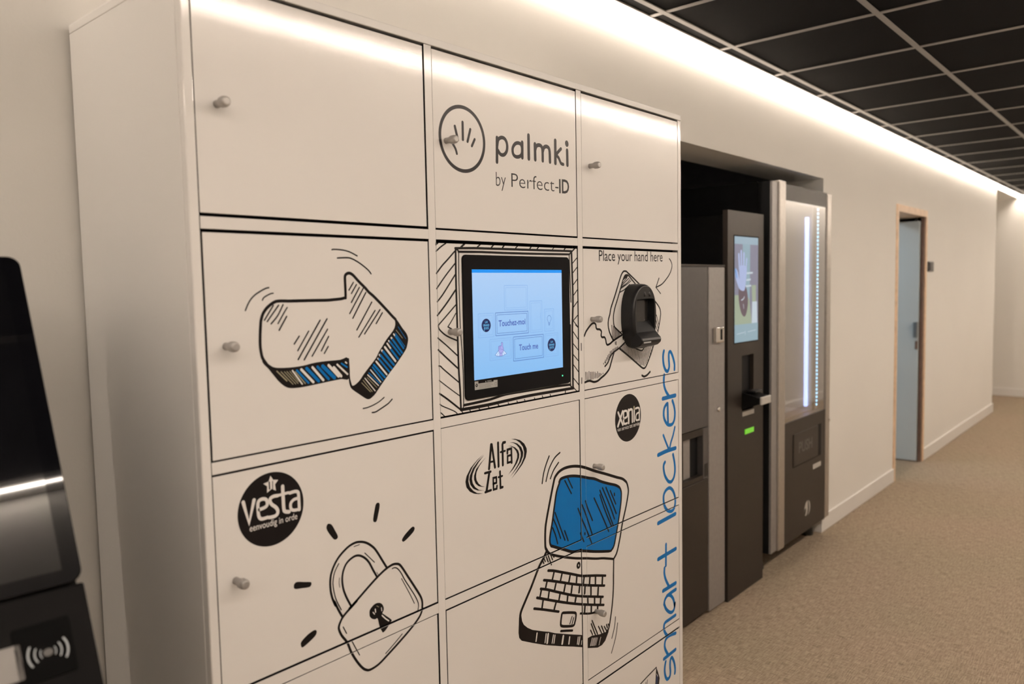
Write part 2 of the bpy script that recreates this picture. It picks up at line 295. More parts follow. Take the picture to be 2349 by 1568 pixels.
  ('s','k',6.45,0,0,[1727.1,713.2,1724.6,691.5]),
  ('s','k',5.54,0,0,[1477.5,783.6,1471.9,769.5]),
  ('s','k',5.61,0,0,[1509.0,770.9,1504.6,753.3]),
  ('s','k',5.87,0,0,[1553.8,749.0,1549.5,736.9]),
  ('s','k',5.92,0,0,[1586.9,733.6,1584.3,720.7]),
  ('s','k',6.18,0,0,[1623.4,719.9,1619.9,709.1]),
  ('s','k',5.96,0,0,[1676.6,699.7,1677.3,683.4]),
  ('s','k',6.23,0,0,[1708.9,689.3,1708.5,673.1]),
  ('s','k',6.54,0,0,[1738.4,678.8,1736.7,665.9]),
  ('s','k',5.54,0,0,[1484.1,756.2,1478.6,736.5]),
  ('s','k',5.83,0,0,[1536.3,732.6,1527.6,715.3]),
  ('s','k',6.23,0,0,[1663.8,682.8,1661.0,664.6]),
  ('s','k',6.23,0,0,[1693.0,672.1,1692.0,654.1]),
  ('s','k',6.43,0,0,[1723.3,662.1,1722.4,653.1]),
  ('s','k',5.14,1,1,[1637.8,808.9,1642.3,803.2,1640.9,797.7,1634.9,796.5,1631.1,801.5,1632.6,807.0]),
  ('s','k',5.98,1,1,[1562.4,695.9,1574.9,693.3,1606.4,683.0,1620.8,676.2,1621.5,666.0,1617.0,653.7,1608.7,646.6,1574.0,656.9,1557.0,664.8,1555.7,674.9,1558.5,687.6]),
  ('s','k',3.08,0,0,[1604.5,672.8,1594.5,656.5]),
  ('s','k',3.11,0,0,[1611.8,667.3,1604.1,653.2]),
  ('s','k',5.21,1,0,[1555.1,650.9,1579.9,643.0,1605.2,634.4]),
  ('s','k',3.23,0,0,[1504.8,872.0,1520.2,837.5]),
  ('s','k',3.17,0,0,[1497.4,869.4,1507.1,848.8]),
  ('s','k',3.23,0,0,[1518.0,864.6,1525.0,849.3]),
  ('s','k',3.04,0,0,[1489.9,863.0,1495.5,853.0]),
  ('s','k',3.08,0,0,[1485.3,857.8,1489.5,849.7]),
  ('s','k',2.91,0,0,[1526.8,860.2,1531.2,854.2]),
  ('s','k',3.45,0,0,[1695.6,630.5,1720.9,583.5]),
  ('s','k',3.5,0,0,[1691.3,622.8,1710.5,584.2]),
  ('s','k',3.3,0,0,[1688.2,605.5,1697.4,589.9]),
  ('s','k',3.37,0,0,[1725.6,603.6,1742.7,575.7]),
  ('s','k',3.57,0,0,[1740.6,599.3,1753.4,575.0]),
  ('s','k',3.31,0,0,[1753.7,593.7,1764.9,577.2]),
  ('s','k',3.86,0,0,[1765.3,594.9,1769.7,583.9]),
  ('s','k',3.67,0,0,[1773.6,593.4,1777.1,586.5]),
 ],
 'motion_lines#4': [
  ('s','k',3.95,1,0,[1518.5,1119.1,1505.3,1099.8,1494.9,1078.8,1488.7,1055.3]),
  ('s','k',3.74,1,0,[1563.3,1120.2,1542.7,1111.7,1526.5,1097.7,1514.7,1082.0,1504.2,1057.4]),
  ('s','k',3.8,1,0,[1556.8,1095.6,1536.1,1079.7,1522.1,1060.6]),
 ],
 'motion_lines#5': [
  ('s','k',3.15,1,0,[1811.2,601.1,1806.3,575.2,1792.0,545.3]),
  ('s','k',3.19,1,0,[1822.0,579.3,1811.2,541.5,1789.0,502.9]),
 ],
 'palm_emblem': [
  ('c','d',1233.2,1871.4,68.7,1),
  ('s','d',7.07,0,0,[1209.9,1895.7,1218.4,1868.2]),
  ('s','d',7.04,0,0,[1234.0,1907.7,1233.9,1870.7]),
  ('s','d',6.62,0,0,[1257.9,1895.7,1248.3,1868.2]),
  ('s','d',6.21,0,0,[1271.2,1875.8,1261.6,1860.0]),
  ('s','d',6.1,1,0,[1201.4,1858.5,1210.1,1848.2,1214.1,1838.0]),
 ],
 'palmki_lettering': [
  ('s','d',8.94,0,0,[1345.7,1889.1,1343.9,1834.1]),
  ('s','d',8.51,1,0,[1346.0,1872.5,1349.6,1885.0,1360.0,1891.2,1371.2,1890.5,1378.5,1883.3,1380.6,1872.7,1377.8,1861.5,1368.4,1853.0,1356.8,1852.8,1348.0,1860.7]),
  ('s','d',8.55,1,1,[1434.6,1871.7,1431.4,1883.0,1421.9,1886.6,1410.2,1883.7,1401.8,1875.3,1399.5,1866.7,1402.6,1857.5,1411.5,1853.5,1423.2,1855.1,1431.6,1860.8]),
  ('s','d',9.65,0,0,[1435.1,1889.6,1434.5,1854.1]),
  ('s','d',9.85,0,0,[1459.1,1909.5,1458.8,1854.0]),
  ('s','d',10.06,0,0,[1482.9,1891.6,1483.2,1854.7]),
  ('s','d',9.23,1,0,[1482.9,1875.2,1487.8,1886.6,1497.1,1891.1,1507.2,1889.5,1512.0,1880.0,1512.3,1855.0]),
  ('s','d',9.47,1,0,[1512.9,1877.3,1517.8,1887.3,1527.3,1891.4,1536.7,1888.7,1540.3,1879.0,1541.1,1855.2]),
  ('s','d',10.2,0,0,[1563.7,1910.4,1563.2,1854.7]),
  ('s','d',8.42,1,0,[1586.7,1892.7,1568.7,1877.0,1577.2,1868.6,1585.8,1857.1,1595.7,1855.1]),
  ('s','d',10.13,0,0,[1612.6,1891.9,1613.2,1855.2]),
  ('s','d',14.3,0,0,[1611.5,1909.7,1612.0,1907.6]),
 ],
 'perfect_id_lettering': [
  ('t', 'd', 'by', 1339.0, 1779.5, 1373.2, 1780.8, 31.6, -1),
  ('t', 'd', 'Perfect-', 1393.1, 1781.3, 1574.1, 1784.0, 32.6, -1),
  ('t', 'd', 'ID', 1577.0, 1782.1, 1619.1, 1783.9, 34.5, 1),
 ],
 'screen_frame_drawing': [
  ('s','k',4.87,1,0,[1203.1,1633.8,1201.9,1567.9,1202.3,1491.4,1202.7,1438.6,1203.8,1367.9,1206.3,1325.1,1207.7,1278.6]),
  ('s','k',2.55,1,0,[1212.3,1625.1,1210.9,1567.8,1211.3,1491.1,1211.9,1457.8,1215.2,1409.5,1217.3,1352.4,1216.5,1287.5]),
  ('s','k',4.68,1,0,[1201.8,1633.7,1263.4,1635.5,1321.5,1635.7,1368.4,1635.9,1453.9,1636.1,1545.6,1636.5,1625.2,1636.8]),
  ('s','k',4.55,1,0,[1211.5,1626.4,1282.2,1627.2,1368.1,1626.8,1475.9,1627.1,1616.2,1628.3]),
  ('s','k',3.62,0,0,[1203.6,1633.8,1214.2,1626.4]),
  ('s','k',3.82,0,0,[1625.2,1636.8,1615.7,1627.6]),
  ('s','k',3.49,0,0,[1626.5,1635.3,1647.7,1649.4]),
  ('s','k',6.36,1,0,[1625.1,1632.2,1627.4,1566.0,1628.5,1505.4,1624.3,1436.7,1624.0,1369.6,1623.7,1281.4]),
  ('s','k',3.27,1,0,[1614.9,1626.8,1617.3,1566.0,1619.9,1505.6]),
  ('s','k',3.8,1,0,[1616.2,1446.2,1613.1,1309.3,1611.9,1289.6]),
  ('s','k',6.29,1,0,[1207.7,1278.6,1285.6,1278.2,1357.5,1280.0,1443.8,1282.0,1536.4,1281.4,1625.7,1280.4]),
  ('s','k',5.34,1,0,[1217.1,1287.4,1264.7,1288.6,1307.7,1290.2,1358.0,1295.2,1444.2,1294.9,1536.7,1293.6,1612.7,1291.0]),
  ('s','k',3.65,0,0,[1610.6,1289.7,1623.2,1279.9]),
  ('s','k',2.54,0,0,[1217.1,1286.4,1212.4,1279.9]),
 ],
 'frame_hatching#1': [
  ('s','k',2.96,1,0,[1173.9,1643.7,1158.9,1635.8,1144.9,1626.2]),
  ('s','k',3.18,1,0,[1199.8,1626.8,1177.0,1608.1,1160.9,1595.5,1144.1,1579.3]),
  ('s','k',2.83,1,0,[1200.2,1600.8,1170.6,1574.3,1143.7,1547.1]),
  ('s','k',3.06,1,0,[1199.3,1576.1,1175.0,1549.2,1158.7,1531.9,1144.4,1519.1]),
  ('s','k',3.5,1,0,[1199.6,1543.1,1172.0,1515.2,1143.7,1489.9]),
  ('s','k',2.68,1,0,[1199.3,1510.7,1172.9,1490.0,1145.2,1468.6]),
  ('s','k',2.24,1,0,[1198.7,1492.2,1184.7,1475.6,1173.7,1464.1]),
  ('s','k',2.69,0,0,[1173.7,1464.1,1185.9,1458.3]),
  ('s','k',2.5,0,0,[1144.5,1642.8,1147.6,1643.7]),
  ('s','k',2.67,0,0,[1144.4,1639.7,1150.7,1643.6]),
  ('s','k',3.09,1,0,[1146.4,1469.5,1145.7,1465.4,1149.8,1458.3,1169.3,1444.8,1201.1,1432.4]),
  ('s','k',2.78,1,0,[1143.5,1441.6,1172.3,1421.0,1200.9,1399.3]),
  ('s','k',3.4,1,0,[1143.6,1416.2,1167.6,1397.1,1201.9,1370.9]),
  ('s','k',2.73,1,0,[1144.2,1381.8,1149.8,1379.9,1159.1,1372.1,1202.9,1340.4]),
  ('s','k',2.08,1,0,[1144.0,1350.4,1171.1,1331.9,1203.8,1310.5]),
  ('s','k',3.71,1,0,[1144.3,1321.7,1168.3,1306.3,1203.8,1281.0]),
  ('s','k',2.17,1,0,[1144.1,1298.9,1152.4,1293.6,1177.2,1282.7,1190.7,1275.9,1197.4,1269.3]),
  ('s','k',2.25,1,0,[1145.3,1280.7,1151.8,1275.6,1159.2,1269.0]),
 ],
 'frame_hatching#2': [
  ('s','k',4.25,0,0,[1231.2,1644.1,1220.0,1636.7]),
  ('s','k',3.06,0,0,[1282.8,1644.9,1272.1,1638.1]),
  ('s','k',3.27,0,0,[1326.8,1644.8,1318.6,1638.6]),
  ('s','k',3.43,0,0,[1364.2,1645.2,1356.8,1638.9]),
  ('s','k',2.99,0,0,[1412.8,1645.9,1403.0,1638.1]),
  ('s','k',3.3,0,0,[1464.1,1646.6,1456.6,1638.7]),
  ('s','k',3.21,0,0,[1493.5,1646.7,1484.8,1639.4]),
  ('s','k',3.45,0,0,[1604.2,1648.5,1594.1,1639.8]),
  ('s','k',2.22,0,0,[1555.4,1647.6,1545.7,1639.4]),
 ],
 'frame_hatching#3': [
  ('s','k',2.47,0,0,[1649.6,1620.6,1628.3,1605.2]),
  ('s','k',2.53,0,0,[1649.8,1596.3,1629.0,1580.3]),
  ('s','k',2.6,0,0,[1649.9,1565.1,1629.5,1548.6]),
  ('s','k',2.63,0,0,[1649.8,1537.7,1628.8,1520.6]),
  ('s','k',2.64,0,0,[1649.6,1507.1,1629.4,1491.0]),
  ('s','k',2.55,0,0,[1650.3,1471.1,1628.6,1456.8]),
  ('s','k',2.56,0,0,[1628.6,1456.8,1649.6,1438.9]),
  ('s','k',2.39,0,0,[1638.6,1445.1,1650.0,1437.6]),
  ('s','k',2.63,0,0,[1626.7,1428.9,1649.3,1406.9]),
  ('s','k',2.51,0,0,[1627.2,1396.8,1649.2,1378.4]),
  ('s','k',2.48,0,0,[1626.5,1368.6,1649.3,1349.8]),
  ('s','k',2.55,0,0,[1626.7,1341.8,1648.7,1321.3]),
  ('s','k',2.47,0,0,[1626.3,1306.5,1648.7,1287.1]),
  ('s','k',2.39,0,0,[1627.0,1281.0,1639.7,1271.1]),
 ],
 'frame_hatching#4': [
  ('s','k',2.35,0,0,[1209.6,1275.5,1215.4,1268.3]),
  ('s','k',2.42,0,0,[1235.0,1275.0,1240.0,1268.5]),
  ('s','k',2.47,0,0,[1265.3,1274.6,1270.3,1268.1]),
  ('s','k',2.62,0,0,[1296.3,1275.0,1300.4,1268.5]),
  ('s','k',2.68,0,0,[1330.4,1275.1,1334.6,1268.6]),
  ('s','k',2.23,0,0,[1365.7,1274.6,1370.8,1268.3]),
  ('s','k',2.38,0,0,[1397.6,1274.8,1401.7,1268.6]),
  ('s','k',2.54,0,0,[1425.9,1274.8,1429.0,1268.7]),
  ('s','k',2.48,0,0,[1463.9,1273.8,1467.1,1269.1]),
  ('s','k',2.61,0,0,[1494.9,1275.2,1498.3,1269.6]),
  ('s','k',2.77,0,0,[1526.7,1275.1,1528.9,1270.4]),
  ('s','k',3.25,0,0,[1590.2,1276.7,1590.0,1271.4]),
 ],
 'hand_drawing': [
  ('s','k',4.96,1,0,[1677.4,1414.3,1685.2,1425.2,1698.4,1435.9,1711.7,1444.1,1722.8,1446.1,1730.5,1441.9,1732.5,1432.8,1738.0,1428.7,1749.3,1427.4,1757.1,1421.2,1755.7,1410.9,1760.2,1405.5,1771.6,1404.7,1777.2,1397.9,1780.5,1387.2,1786.2,1382.9,1799.0,1385.3,1813.3,1391.6,1837.3,1399.4,1866.6,1407.7]),
  ('s','k',4.44,1,0,[1772.3,1324.4,1786.4,1333.0,1798.3,1347.8,1812.7,1358.5,1844.0,1369.5,1879.8,1385.9]),
  ('s','k',5.19,1,0,[1818.7,1360.7,1810.1,1345.5,1802.7,1331.5,1793.0,1315.2,1774.2,1302.5,1753.3,1294.2,1737.4,1288.0,1719.4,1286.6,1697.5,1292.1,1676.8,1289.9]),
  ('s','k',2.36,0,0,[1681.0,1316.7,1681.9,1296.3]),
  ('s','k',2.38,0,0,[1687.5,1315.5,1688.4,1294.4]),
  ('s','k',2.41,0,0,[1696.3,1317.2,1695.3,1293.6]),
  ('s','k',2.42,0,0,[1703.4,1314.6,1703.0,1292.9]),
  ('s','k',2.43,0,0,[1710.0,1314.2,1709.0,1294.8]),
  ('s','k',2.44,0,0,[1716.2,1314.0,1715.6,1295.4]),
  ('s','k',2.46,0,0,[1724.4,1312.6,1723.0,1296.6]),
  ('s','k',2.47,0,0,[1729.9,1308.8,1729.2,1296.6]),
  ('s','k',2.47,0,0,[1736.7,1312.7,1736.6,1295.8]),
  ('s','k',2.5,0,0,[1743.4,1308.1,1742.5,1297.8]),
  ('s','k',2.51,0,0,[1749.5,1306.9,1748.5,1299.9]),
  ('s','k',2.52,0,0,[1755.2,1304.7,1754.9,1302.5]),
  ('s','k',2.52,0,0,[1762.7,1306.3,1762.7,1305.2]),
  ('s','k',2.32,0,0,[1765.6,1333.5,1766.7,1330.7]),
  ('s','k',2.33,0,0,[1771.4,1336.9,1772.5,1334.2]),
  ('s','k',2.5,0,0,[1774.9,1341.8,1775.9,1333.2]),
  ('s','k',2.55,0,0,[1781.5,1347.2,1781.4,1339.3]),
  ('s','k',2.53,0,0,[1786.7,1352.7,1787.7,1342.7]),
  ('s','k',2.48,0,0,[1791.9,1356.2,1794.1,1346.8]),
  ('s','k',2.58,0,0,[1798.6,1362.9,1798.4,1353.0]),
  ('s','k',2.59,0,0,[1804.5,1365.1,1804.4,1357.9]),
  ('s','k',2.6,0,0,[1812.2,1368.5,1812.0,1361.2]),
  ('s','k',2.61,0,0,[1818.1,1369.4,1818.0,1364.8]),
  ('s','k',2.6,0,0,[1824.3,1371.6,1824.7,1366.9]),
  ('s','k',2.64,0,0,[1830.8,1372.5,1830.7,1368.5]),
  ('s','k',2.65,0,0,[1836.8,1374.1,1836.8,1370.1]),
  ('s','k',2.57,0,0,[1808.2,1435.5,1811.1,1402.3]),
  ('s','k',2.61,0,0,[1816.9,1432.4,1816.9,1395.3]),
  ('s','k',2.61,0,0,[1822.3,1428.1,1822.5,1399.0]),
  ('s','k',2.63,0,0,[1827.5,1425.2,1827.2,1398.0]),
  ('s','k',2.63,0,0,[1832.4,1422.3,1832.5,1401.0]),
  ('s','k',2.65,0,0,[1837.7,1419.3,1837.4,1402.0]),
  ('s','k',2.65,0,0,[1842.4,1416.4,1842.2,1404.4]),
  ('s','k',2.65,0,0,[1847.2,1412.8,1847.6,1406.8]),
  ('s','k',2.6,0,0,[1823.9,1388.3,1824.5,1381.6]),
  ('s','k',2.62,0,0,[1828.7,1389.3,1829.3,1380.6]),
  ('s','k',3.52,0,0,[1862.8,1400.5,1865.1,1392.3]),
  ('s','k',2.39,0,0,[1849.6,1413.3,1861.9,1418.0]),
 ],
 'accent_mark#2': [
  ('s','k',2.62,0,0,[1662.6,1395.2,1663.0,1376.6]),
 ],
 'accent_mark#3': [
  ('s','k',2.64,0,0,[1663.5,1303.5,1662.9,1288.7]),
 ],
 'phone_drawing': [
  ('s','k',4.38,1,0,[1954.9,1548.2,1921.4,1566.4,1893.3,1581.1,1884.1,1585.5,1870.2,1585.2,1860.9,1577.9]),
  ('s','k',4.48,1,0,[1870.2,1585.2,1860.9,1577.9,1851.6,1564.2,1839.9,1543.1,1823.7,1514.8,1805.3,1484.4,1799.4,1467.4,1792.2,1452.0,1790.7,1435.0,1797.3,1416.3,1813.4,1394.9]),
  ('s','k',4.06,1,0,[1933.1,1549.1,1916.6,1560.1,1897.9,1572.8,1886.3,1575.4,1876.9,1572.9,1867.5,1561.6,1860.4,1549.1,1851.0,1530.5,1839.3,1509.5,1825.3,1485.0,1818.3,1466.6,1816.8,1450.9,1820.0,1433.5,1830.6,1425.0,1856.9,1409.6]),
  ('f','k',0,[1874.6,1569.1,1883.9,1575.4,1894.4,1572.8,1888.5,1567.8,1871.0,1562.2]),
  ('s','k',2.42,0,0,[1881.5,1567.8,1868.7,1561.6]),
  ('s','k',2.65,0,0,[1888.5,1567.8,1865.1,1552.2]),
  ('s','k',2.51,0,0,[1899.0,1566.5,1858.1,1544.1]),
  ('s','k',2.42,1,0,[1904.8,1562.7,1885.8,1551.4,1855.7,1540.4]),
  ('s','k',2.34,1,0,[1909.4,1558.8,1888.1,1548.9,1852.2,1536.1]),
  ('s','k',2.68,1,0,[1902.2,1548.7,1874.0,1533.9,1848.6,1526.2]),
 ],
 'phone_edge_drawing': [
  ('s','k',4.22,1,0,[2031.8,1503.6,2065.3,1478.6,2074.3,1460.7,2072.5,1448.1,2068.9,1435.4,2057.4,1402.9]),
  ('s','k',2.76,0,0,[2041.4,1450.8,2060.3,1412.8]),
  ('s','k',2.8,0,0,[2049.7,1454.8,2063.2,1425.6]),
  ('s','k',2.62,0,0,[2035.7,1436.9,2054.6,1407.4]),
 ],
 'phone_base_drawing': [
  ('s','k',4.89,1,0,[2036.2,1371.4,2018.1,1342.8,1998.8,1317.4,1985.2,1303.1,1974.5,1300.5,1961.4,1305.2,1922.9,1326.7,1885.4,1347.5,1846.4,1368.0]),
  ('s','k',3.87,1,0,[1878.5,1384.6,1910.9,1370.2,1936.2,1360.8,1962.1,1354.0,1972.7,1357.5,1980.7,1362.5]),
  ('s','k',1.97,0,0,[1852.0,1370.7,1858.2,1363.1]),
  ('s','k',2.21,0,0,[1858.4,1373.5,1864.6,1360.8]),
  ('s','k',2.32,0,0,[1864.8,1376.3,1870.9,1357.9]),
  ('s','k',2.39,0,0,[1871.3,1379.1,1877.3,1353.2]),
  ('s','k',2.41,0,0,[1877.8,1381.9,1883.7,1352.0]),
  ('s','k',2.43,0,0,[1884.2,1379.7,1890.1,1348.6]),
  ('s','k',2.45,0,0,[1890.6,1376.8,1896.5,1342.7]),
  ('s','k',2.45,0,0,[1897.1,1373.9,1903.1,1341.5]),
  ('s','k',2.46,0,0,[1903.5,1371.0,1909.6,1337.9]),
  ('s','k',2.48,0,0,[1910.1,1368.1,1916.1,1331.8]),
  ('s','k',2.49,0,0,[1916.6,1365.6,1922.7,1330.8]),
  ('s','k',2.5,0,0,[1923.2,1363.1,1929.3,1327.5]),
  ('s','k',2.52,0,0,[1929.8,1360.7,1935.9,1321.5]),
  ('s','k',2.53,0,0,[1936.5,1358.3,1942.6,1321.0]),
  ('s','k',2.54,0,0,[1943.2,1356.5,1949.3,1317.7]),
  ('s','k',2.56,0,0,[1949.9,1354.7,1956.0,1311.5]),
  ('s','k',2.57,0,0,[1956.6,1353.0,1962.8,1311.6]),
  ('s','k',2.58,0,0,[1963.4,1352.0,1969.6,1310.6]),
  ('s','k',2.6,0,0,[1970.3,1354.4,1976.5,1307.3]),
  ('s','k',2.61,0,0,[1977.2,1356.8,1983.5,1312.2]),
  ('s','k',2.62,0,0,[1984.1,1359.2,1990.4,1315.9]),
  ('s','k',2.62,0,0,[1991.1,1361.2,1997.5,1320.7]),
  ('s','k',2.61,0,0,[1998.1,1362.6,2004.6,1331.2]),
  ('s','k',2.59,0,0,[2005.1,1363.9,2011.8,1338.8]),
  ('s','k',2.55,0,0,[2012.1,1365.3,2018.9,1345.3]),
  ('s','k',2.32,0,0,[2019.2,1366.6,2026.1,1355.8]),
 ],
 'accent_mark': [
  ('s','k',5.71,1,0,[1965.0,1280.0,1976.8,1275.7,1992.9,1278.4,2010.5,1286.6]),
 ],
 'pointer_arrow': [
  ('s','k',3.46,1,0,[2128.4,1624.9,2139.3,1616.2,2144.6,1604.0,2139.0,1588.9,2125.2,1573.8,2106.1,1560.3,2081.9,1546.9,2047.7,1537.9]),
  ('s','k',3.68,0,0,[2065.8,1565.2,2047.7,1537.9]),
  ('s','k',2.95,0,0,[2047.7,1537.9,2075.0,1518.7]),
 ],
 'place_your_hand_lettering': [
  ('t', 'd', 'Place your hand here', 1749.2, 1613.7, 2088.0, 1615.7, 28.8, 0),
 ],
 'lockers_lettering': [
  ('s','b',11,1,0,[2157.0,1279.9,2157.2,1297.4,2148.2,1318.4,2137.4,1333.8,2129.5,1338.1,2123.0,1333.1,2122.1,1315.0,2124.4,1294.8,2120.7,1284.2,2113.4,1278.5,2101.0,1284.2,2090.6,1301.4,2087.3,1321.5,2089.2,1335.7,2092.8,1342.6]),
  ('s','b',13,0,0,[2161.7,1197.6,2084.1,1196.5]),
  ('s','b',11,1,0,[2121.6,1200.2,2103.8,1216.9,2092.7,1236.2,2091.1,1254.5,2093.7,1268.7]),
  ('s','b',11,1,0,[2143.2,1182.9,2152.2,1167.0,2158.3,1145.8,2155.5,1123.9,2144.3,1110.7,2127.8,1108.5,2109.8,1113.9,2093.9,1130.8,2088.8,1147.9,2092.6,1165.6,2103.3,1175.1,2112.3,1177.9]),
  ('s','b',11,0,0,[2113.4,1177.8,2115.2,1113.1]),
  ('s','b',13,1,0,[2054.4,1026.5,2103.7,1029.9,2161.3,1029.9]),
  ('s','b',9,1,0,[2157.7,1097.2,2145.7,1072.5,2132.9,1053.4,2124.4,1035.8]),
  ('s','b',9,1,0,[2086.0,1083.0,2100.0,1060.9,2118.2,1034.7]),
  ('s','b',11,1,0,[2145.1,1012.0,2154.1,985.9,2157.2,959.6,2150.7,939.5,2137.9,929.2,2127.4,928.2,2113.0,934.3,2094.7,954.9,2086.8,977.4,2087.8,989.8,2095.2,996.8]),
  ('s','b',11,1,1,[2123.1,910.0,2141.8,898.5,2154.3,878.7,2158.4,858.4,2151.8,840.5,2139.0,833.8,2122.3,835.6,2103.7,845.2,2089.6,863.3,2084.9,881.2,2087.9,897.4,2102.4,908.0]),
  ('s','b',13,0,0,[2158.0,819.0,2051.8,814.5]),
 ],
 'smart_lettering': [
  ('s','b',13,0,0,[2159.7,705.5,2050.9,701.8]),
  ('s','b',11,0,0,[2098.7,735.9,2097.3,668.7]),
  ('s','b',13,0,0,[2158.0,593.8,2079.3,592.7]),
  ('s','b',11,1,0,[2114.5,597.3,2095.8,623.7,2087.4,645.8,2088.7,663.2]),
  ('s','b',11,1,1,[2109.0,569.3,2128.2,561.4,2143.9,543.6,2150.8,523.1,2152.4,533.3,2150.6,520.2,2145.4,509.9,2132.1,506.7,2115.6,513.1,2096.2,529.8,2086.6,546.4,2085.3,550.1,2091.6,562.4]),
  ('s','b',12,1,0,[2158.5,572.7,2130.0,571.7,2102.1,568.9]),
  ('s','b',11,1,0,[2156.0,489.1,2118.6,488.2,2089.2,486.5,2082.6,473.7,2088.9,456.2,2106.6,437.1]),
  ('s','b',11,1,0,[2156.4,429.4,2118.1,435.5,2095.1,431.9,2086.8,418.0,2089.9,401.6,2105.9,378.5]),
  ('s','b',12,0,0,[2154.9,375.8,2081.4,372.6]),
  ('s','b',11,1,0,[2150.1,299.2,2151.9,314.1,2145.4,337.5,2133.9,355.8,2127.2,358.4,2121.2,352.1,2119.6,333.8,2121.8,314.0,2116.6,300.6,2101.8,298.8,2090.5,312.8,2085.8,331.7,2087.6,348.1,2092.6,359.7]),
 ],
 'book_drawing': [
  ('s','k',3.87,0,0,[2035.1,363.7,1980.9,355.4,1944.7,348.8,1915.2,338.4]),
  ('f','k',0,[2035.1,364.5,2044.3,346.6,2055.1,322.0,2050.1,298.8,2038.6,269.8,2026.1,275.1,2028.2,313.2,2031.6,339.9]),
  ('s','n',9.95,0,0,[2040.1,333.2,2032.6,289.2]),
  ('s','w',2.2,0,0,[2037.0,342.0,2043.2,331.9]),
  ('s','k',2.61,0,0,[1982.3,344.9,1978.1,328.5]),
  ('s','k',2.59,0,0,[1973.1,341.3,1969.9,328.6]),
 ],
}

# ------------------------------------------------------------------ materials
MATS = {}
def nodes_of(m):
    m.use_nodes = True
    nt = m.node_tree
    return nt, nt.nodes['Principled BSDF']

def mat(name, col, rough=0.5, metal=0.0, spec=0.5, noise=0.0, nscale=30.0, bump=0.0, bscale=200.0, emit=None, estr=0.0, coat=0.0):
    m = bpy.data.materials.new(name)
    nt, b = nodes_of(m)
    b.inputs['Base Color'].default_value = (*col, 1)
    b.inputs['Roughness'].default_value = rough
    b.inputs['Metallic'].default_value = metal
    b.inputs['Specular IOR Level'].default_value = spec
    b.inputs['Coat Weight'].default_value = coat
    b.inputs['Coat Roughness'].default_value = 0.05
    tc = nt.nodes.new('ShaderNodeTexCoord')
    if noise > 0:
        n = nt.nodes.new('ShaderNodeTexNoise')
        n.inputs['Scale'].default_value = nscale
        n.inputs['Detail'].default_value = 4
        nt.links.new(tc.outputs['Object'], n.inputs['Vector'])
        r = nt.nodes.new('ShaderNodeValToRGB')
        r.color_ramp.elements[0].position = 0.3
        r.color_ramp.elements[1].position = 0.7
        r.color_ramp.elements[0].color = (*[c * (1 - noise) for c in col], 1)
        r.color_ramp.elements[1].color = (*[min(1, c * (1 + noise)) for c in col], 1)
        nt.links.new(n.outputs['Fac'], r.inputs['Fac'])
        nt.links.new(r.outputs['Color'], b.inputs['Base Color'])
    if bump > 0:
        n2 = nt.nodes.new('ShaderNodeTexNoise')
        n2.inputs['Scale'].default_value = bscale
        n2.inputs['Detail'].default_value = 2
        nt.links.new(tc.outputs['Object'], n2.inputs['Vector'])
        bp = nt.nodes.new('ShaderNodeBump')
        bp.inputs['Strength'].default_value = bump
        bp.inputs['Distance'].default_value = 0.001
        nt.links.new(n2.outputs['Fac'], bp.inputs['Height'])
        nt.links.new(bp.outputs['Normal'], b.inputs['Normal'])
    if emit:
        b.inputs['Emission Color'].default_value = (*emit, 1)
        b.inputs['Emission Strength'].default_value = estr
    MATS[name] = m
    return m

mat('paint_wall', (0.80, 0.775, 0.73), 0.75, noise=0.015, nscale=1.4, bump=0.25, bscale=140)
mat('paint_cool', (0.50, 0.56, 0.60), 0.7, noise=0.015, nscale=2.0)
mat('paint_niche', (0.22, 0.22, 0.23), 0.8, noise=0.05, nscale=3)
mat('skirting_white', (0.80, 0.78, 0.75), 0.35, noise=0.01, nscale=4)
mat('tile_black', (0.0075, 0.007, 0.007), 0.8, spec=0.06, noise=0.12, nscale=90, bump=0.5, bscale=320)
mat('grid_grey', (0.26, 0.245, 0.225), 0.45, noise=0.02, nscale=6)
mat('ceiling_void', (0.02, 0.02, 0.02), 0.9, noise=0.1)
mat('locker_white', (0.79, 0.765, 0.74), 0.078, spec=0.62, noise=0.01, nscale=3, bump=0.06, bscale=300)
mat('locker_side', (0.78, 0.76, 0.735), 0.34, spec=0.4, noise=0.01, nscale=3, bump=0.02, bscale=420)
mat('gap_black', (0.006, 0.004, 0.0045), 0.8, spec=0.1, noise=0.1)
mat('ink_black', (0.008, 0.006, 0.006), 0.32, spec=0.18, noise=0.05, nscale=8)
mat('ink_dark', (0.020, 0.017, 0.018), 0.32, spec=0.2, noise=0.05, nscale=8)
mat('ink_blue', (0.000, 0.150, 0.46), 0.30, spec=0.2, noise=0.04, nscale=8)
mat('ink_navy', (0.02, 0.04, 0.13), 0.3, noise=0.05, nscale=8)
mat('ink_gold', (0.36, 0.33, 0.22), 0.35, noise=0.05, nscale=8)
mat('ink_white', (0.79, 0.765, 0.74), 0.22, noise=0.01, nscale=3)
mat('knob_metal', (0.42, 0.40, 0.38), 0.42, 0.55, noise=0.06, nscale=60)
mat('plastic_black', (0.006, 0.006, 0.0065), 0.36, spec=0.35, noise=0.1, nscale=20)
mat('plastic_matt_black', (0.0045, 0.004, 0.004), 0.6, spec=0.09, noise=0.1, nscale=20, bump=0.2, bscale=500)
mat('pad_black', (0.003, 0.003, 0.003), 0.6, spec=0.04, noise=0.05)
mat('reader_glass', (0.016, 0.014, 0.013), 0.16, spec=0.5, noise=0.05)
mat('glass_black', (0.004, 0.004, 0.005), 0.03, spec=0.42, noise=0.1)
mat('bezel_black', (0.003, 0.003, 0.004), 0.03, spec=0.16, noise=0.1)
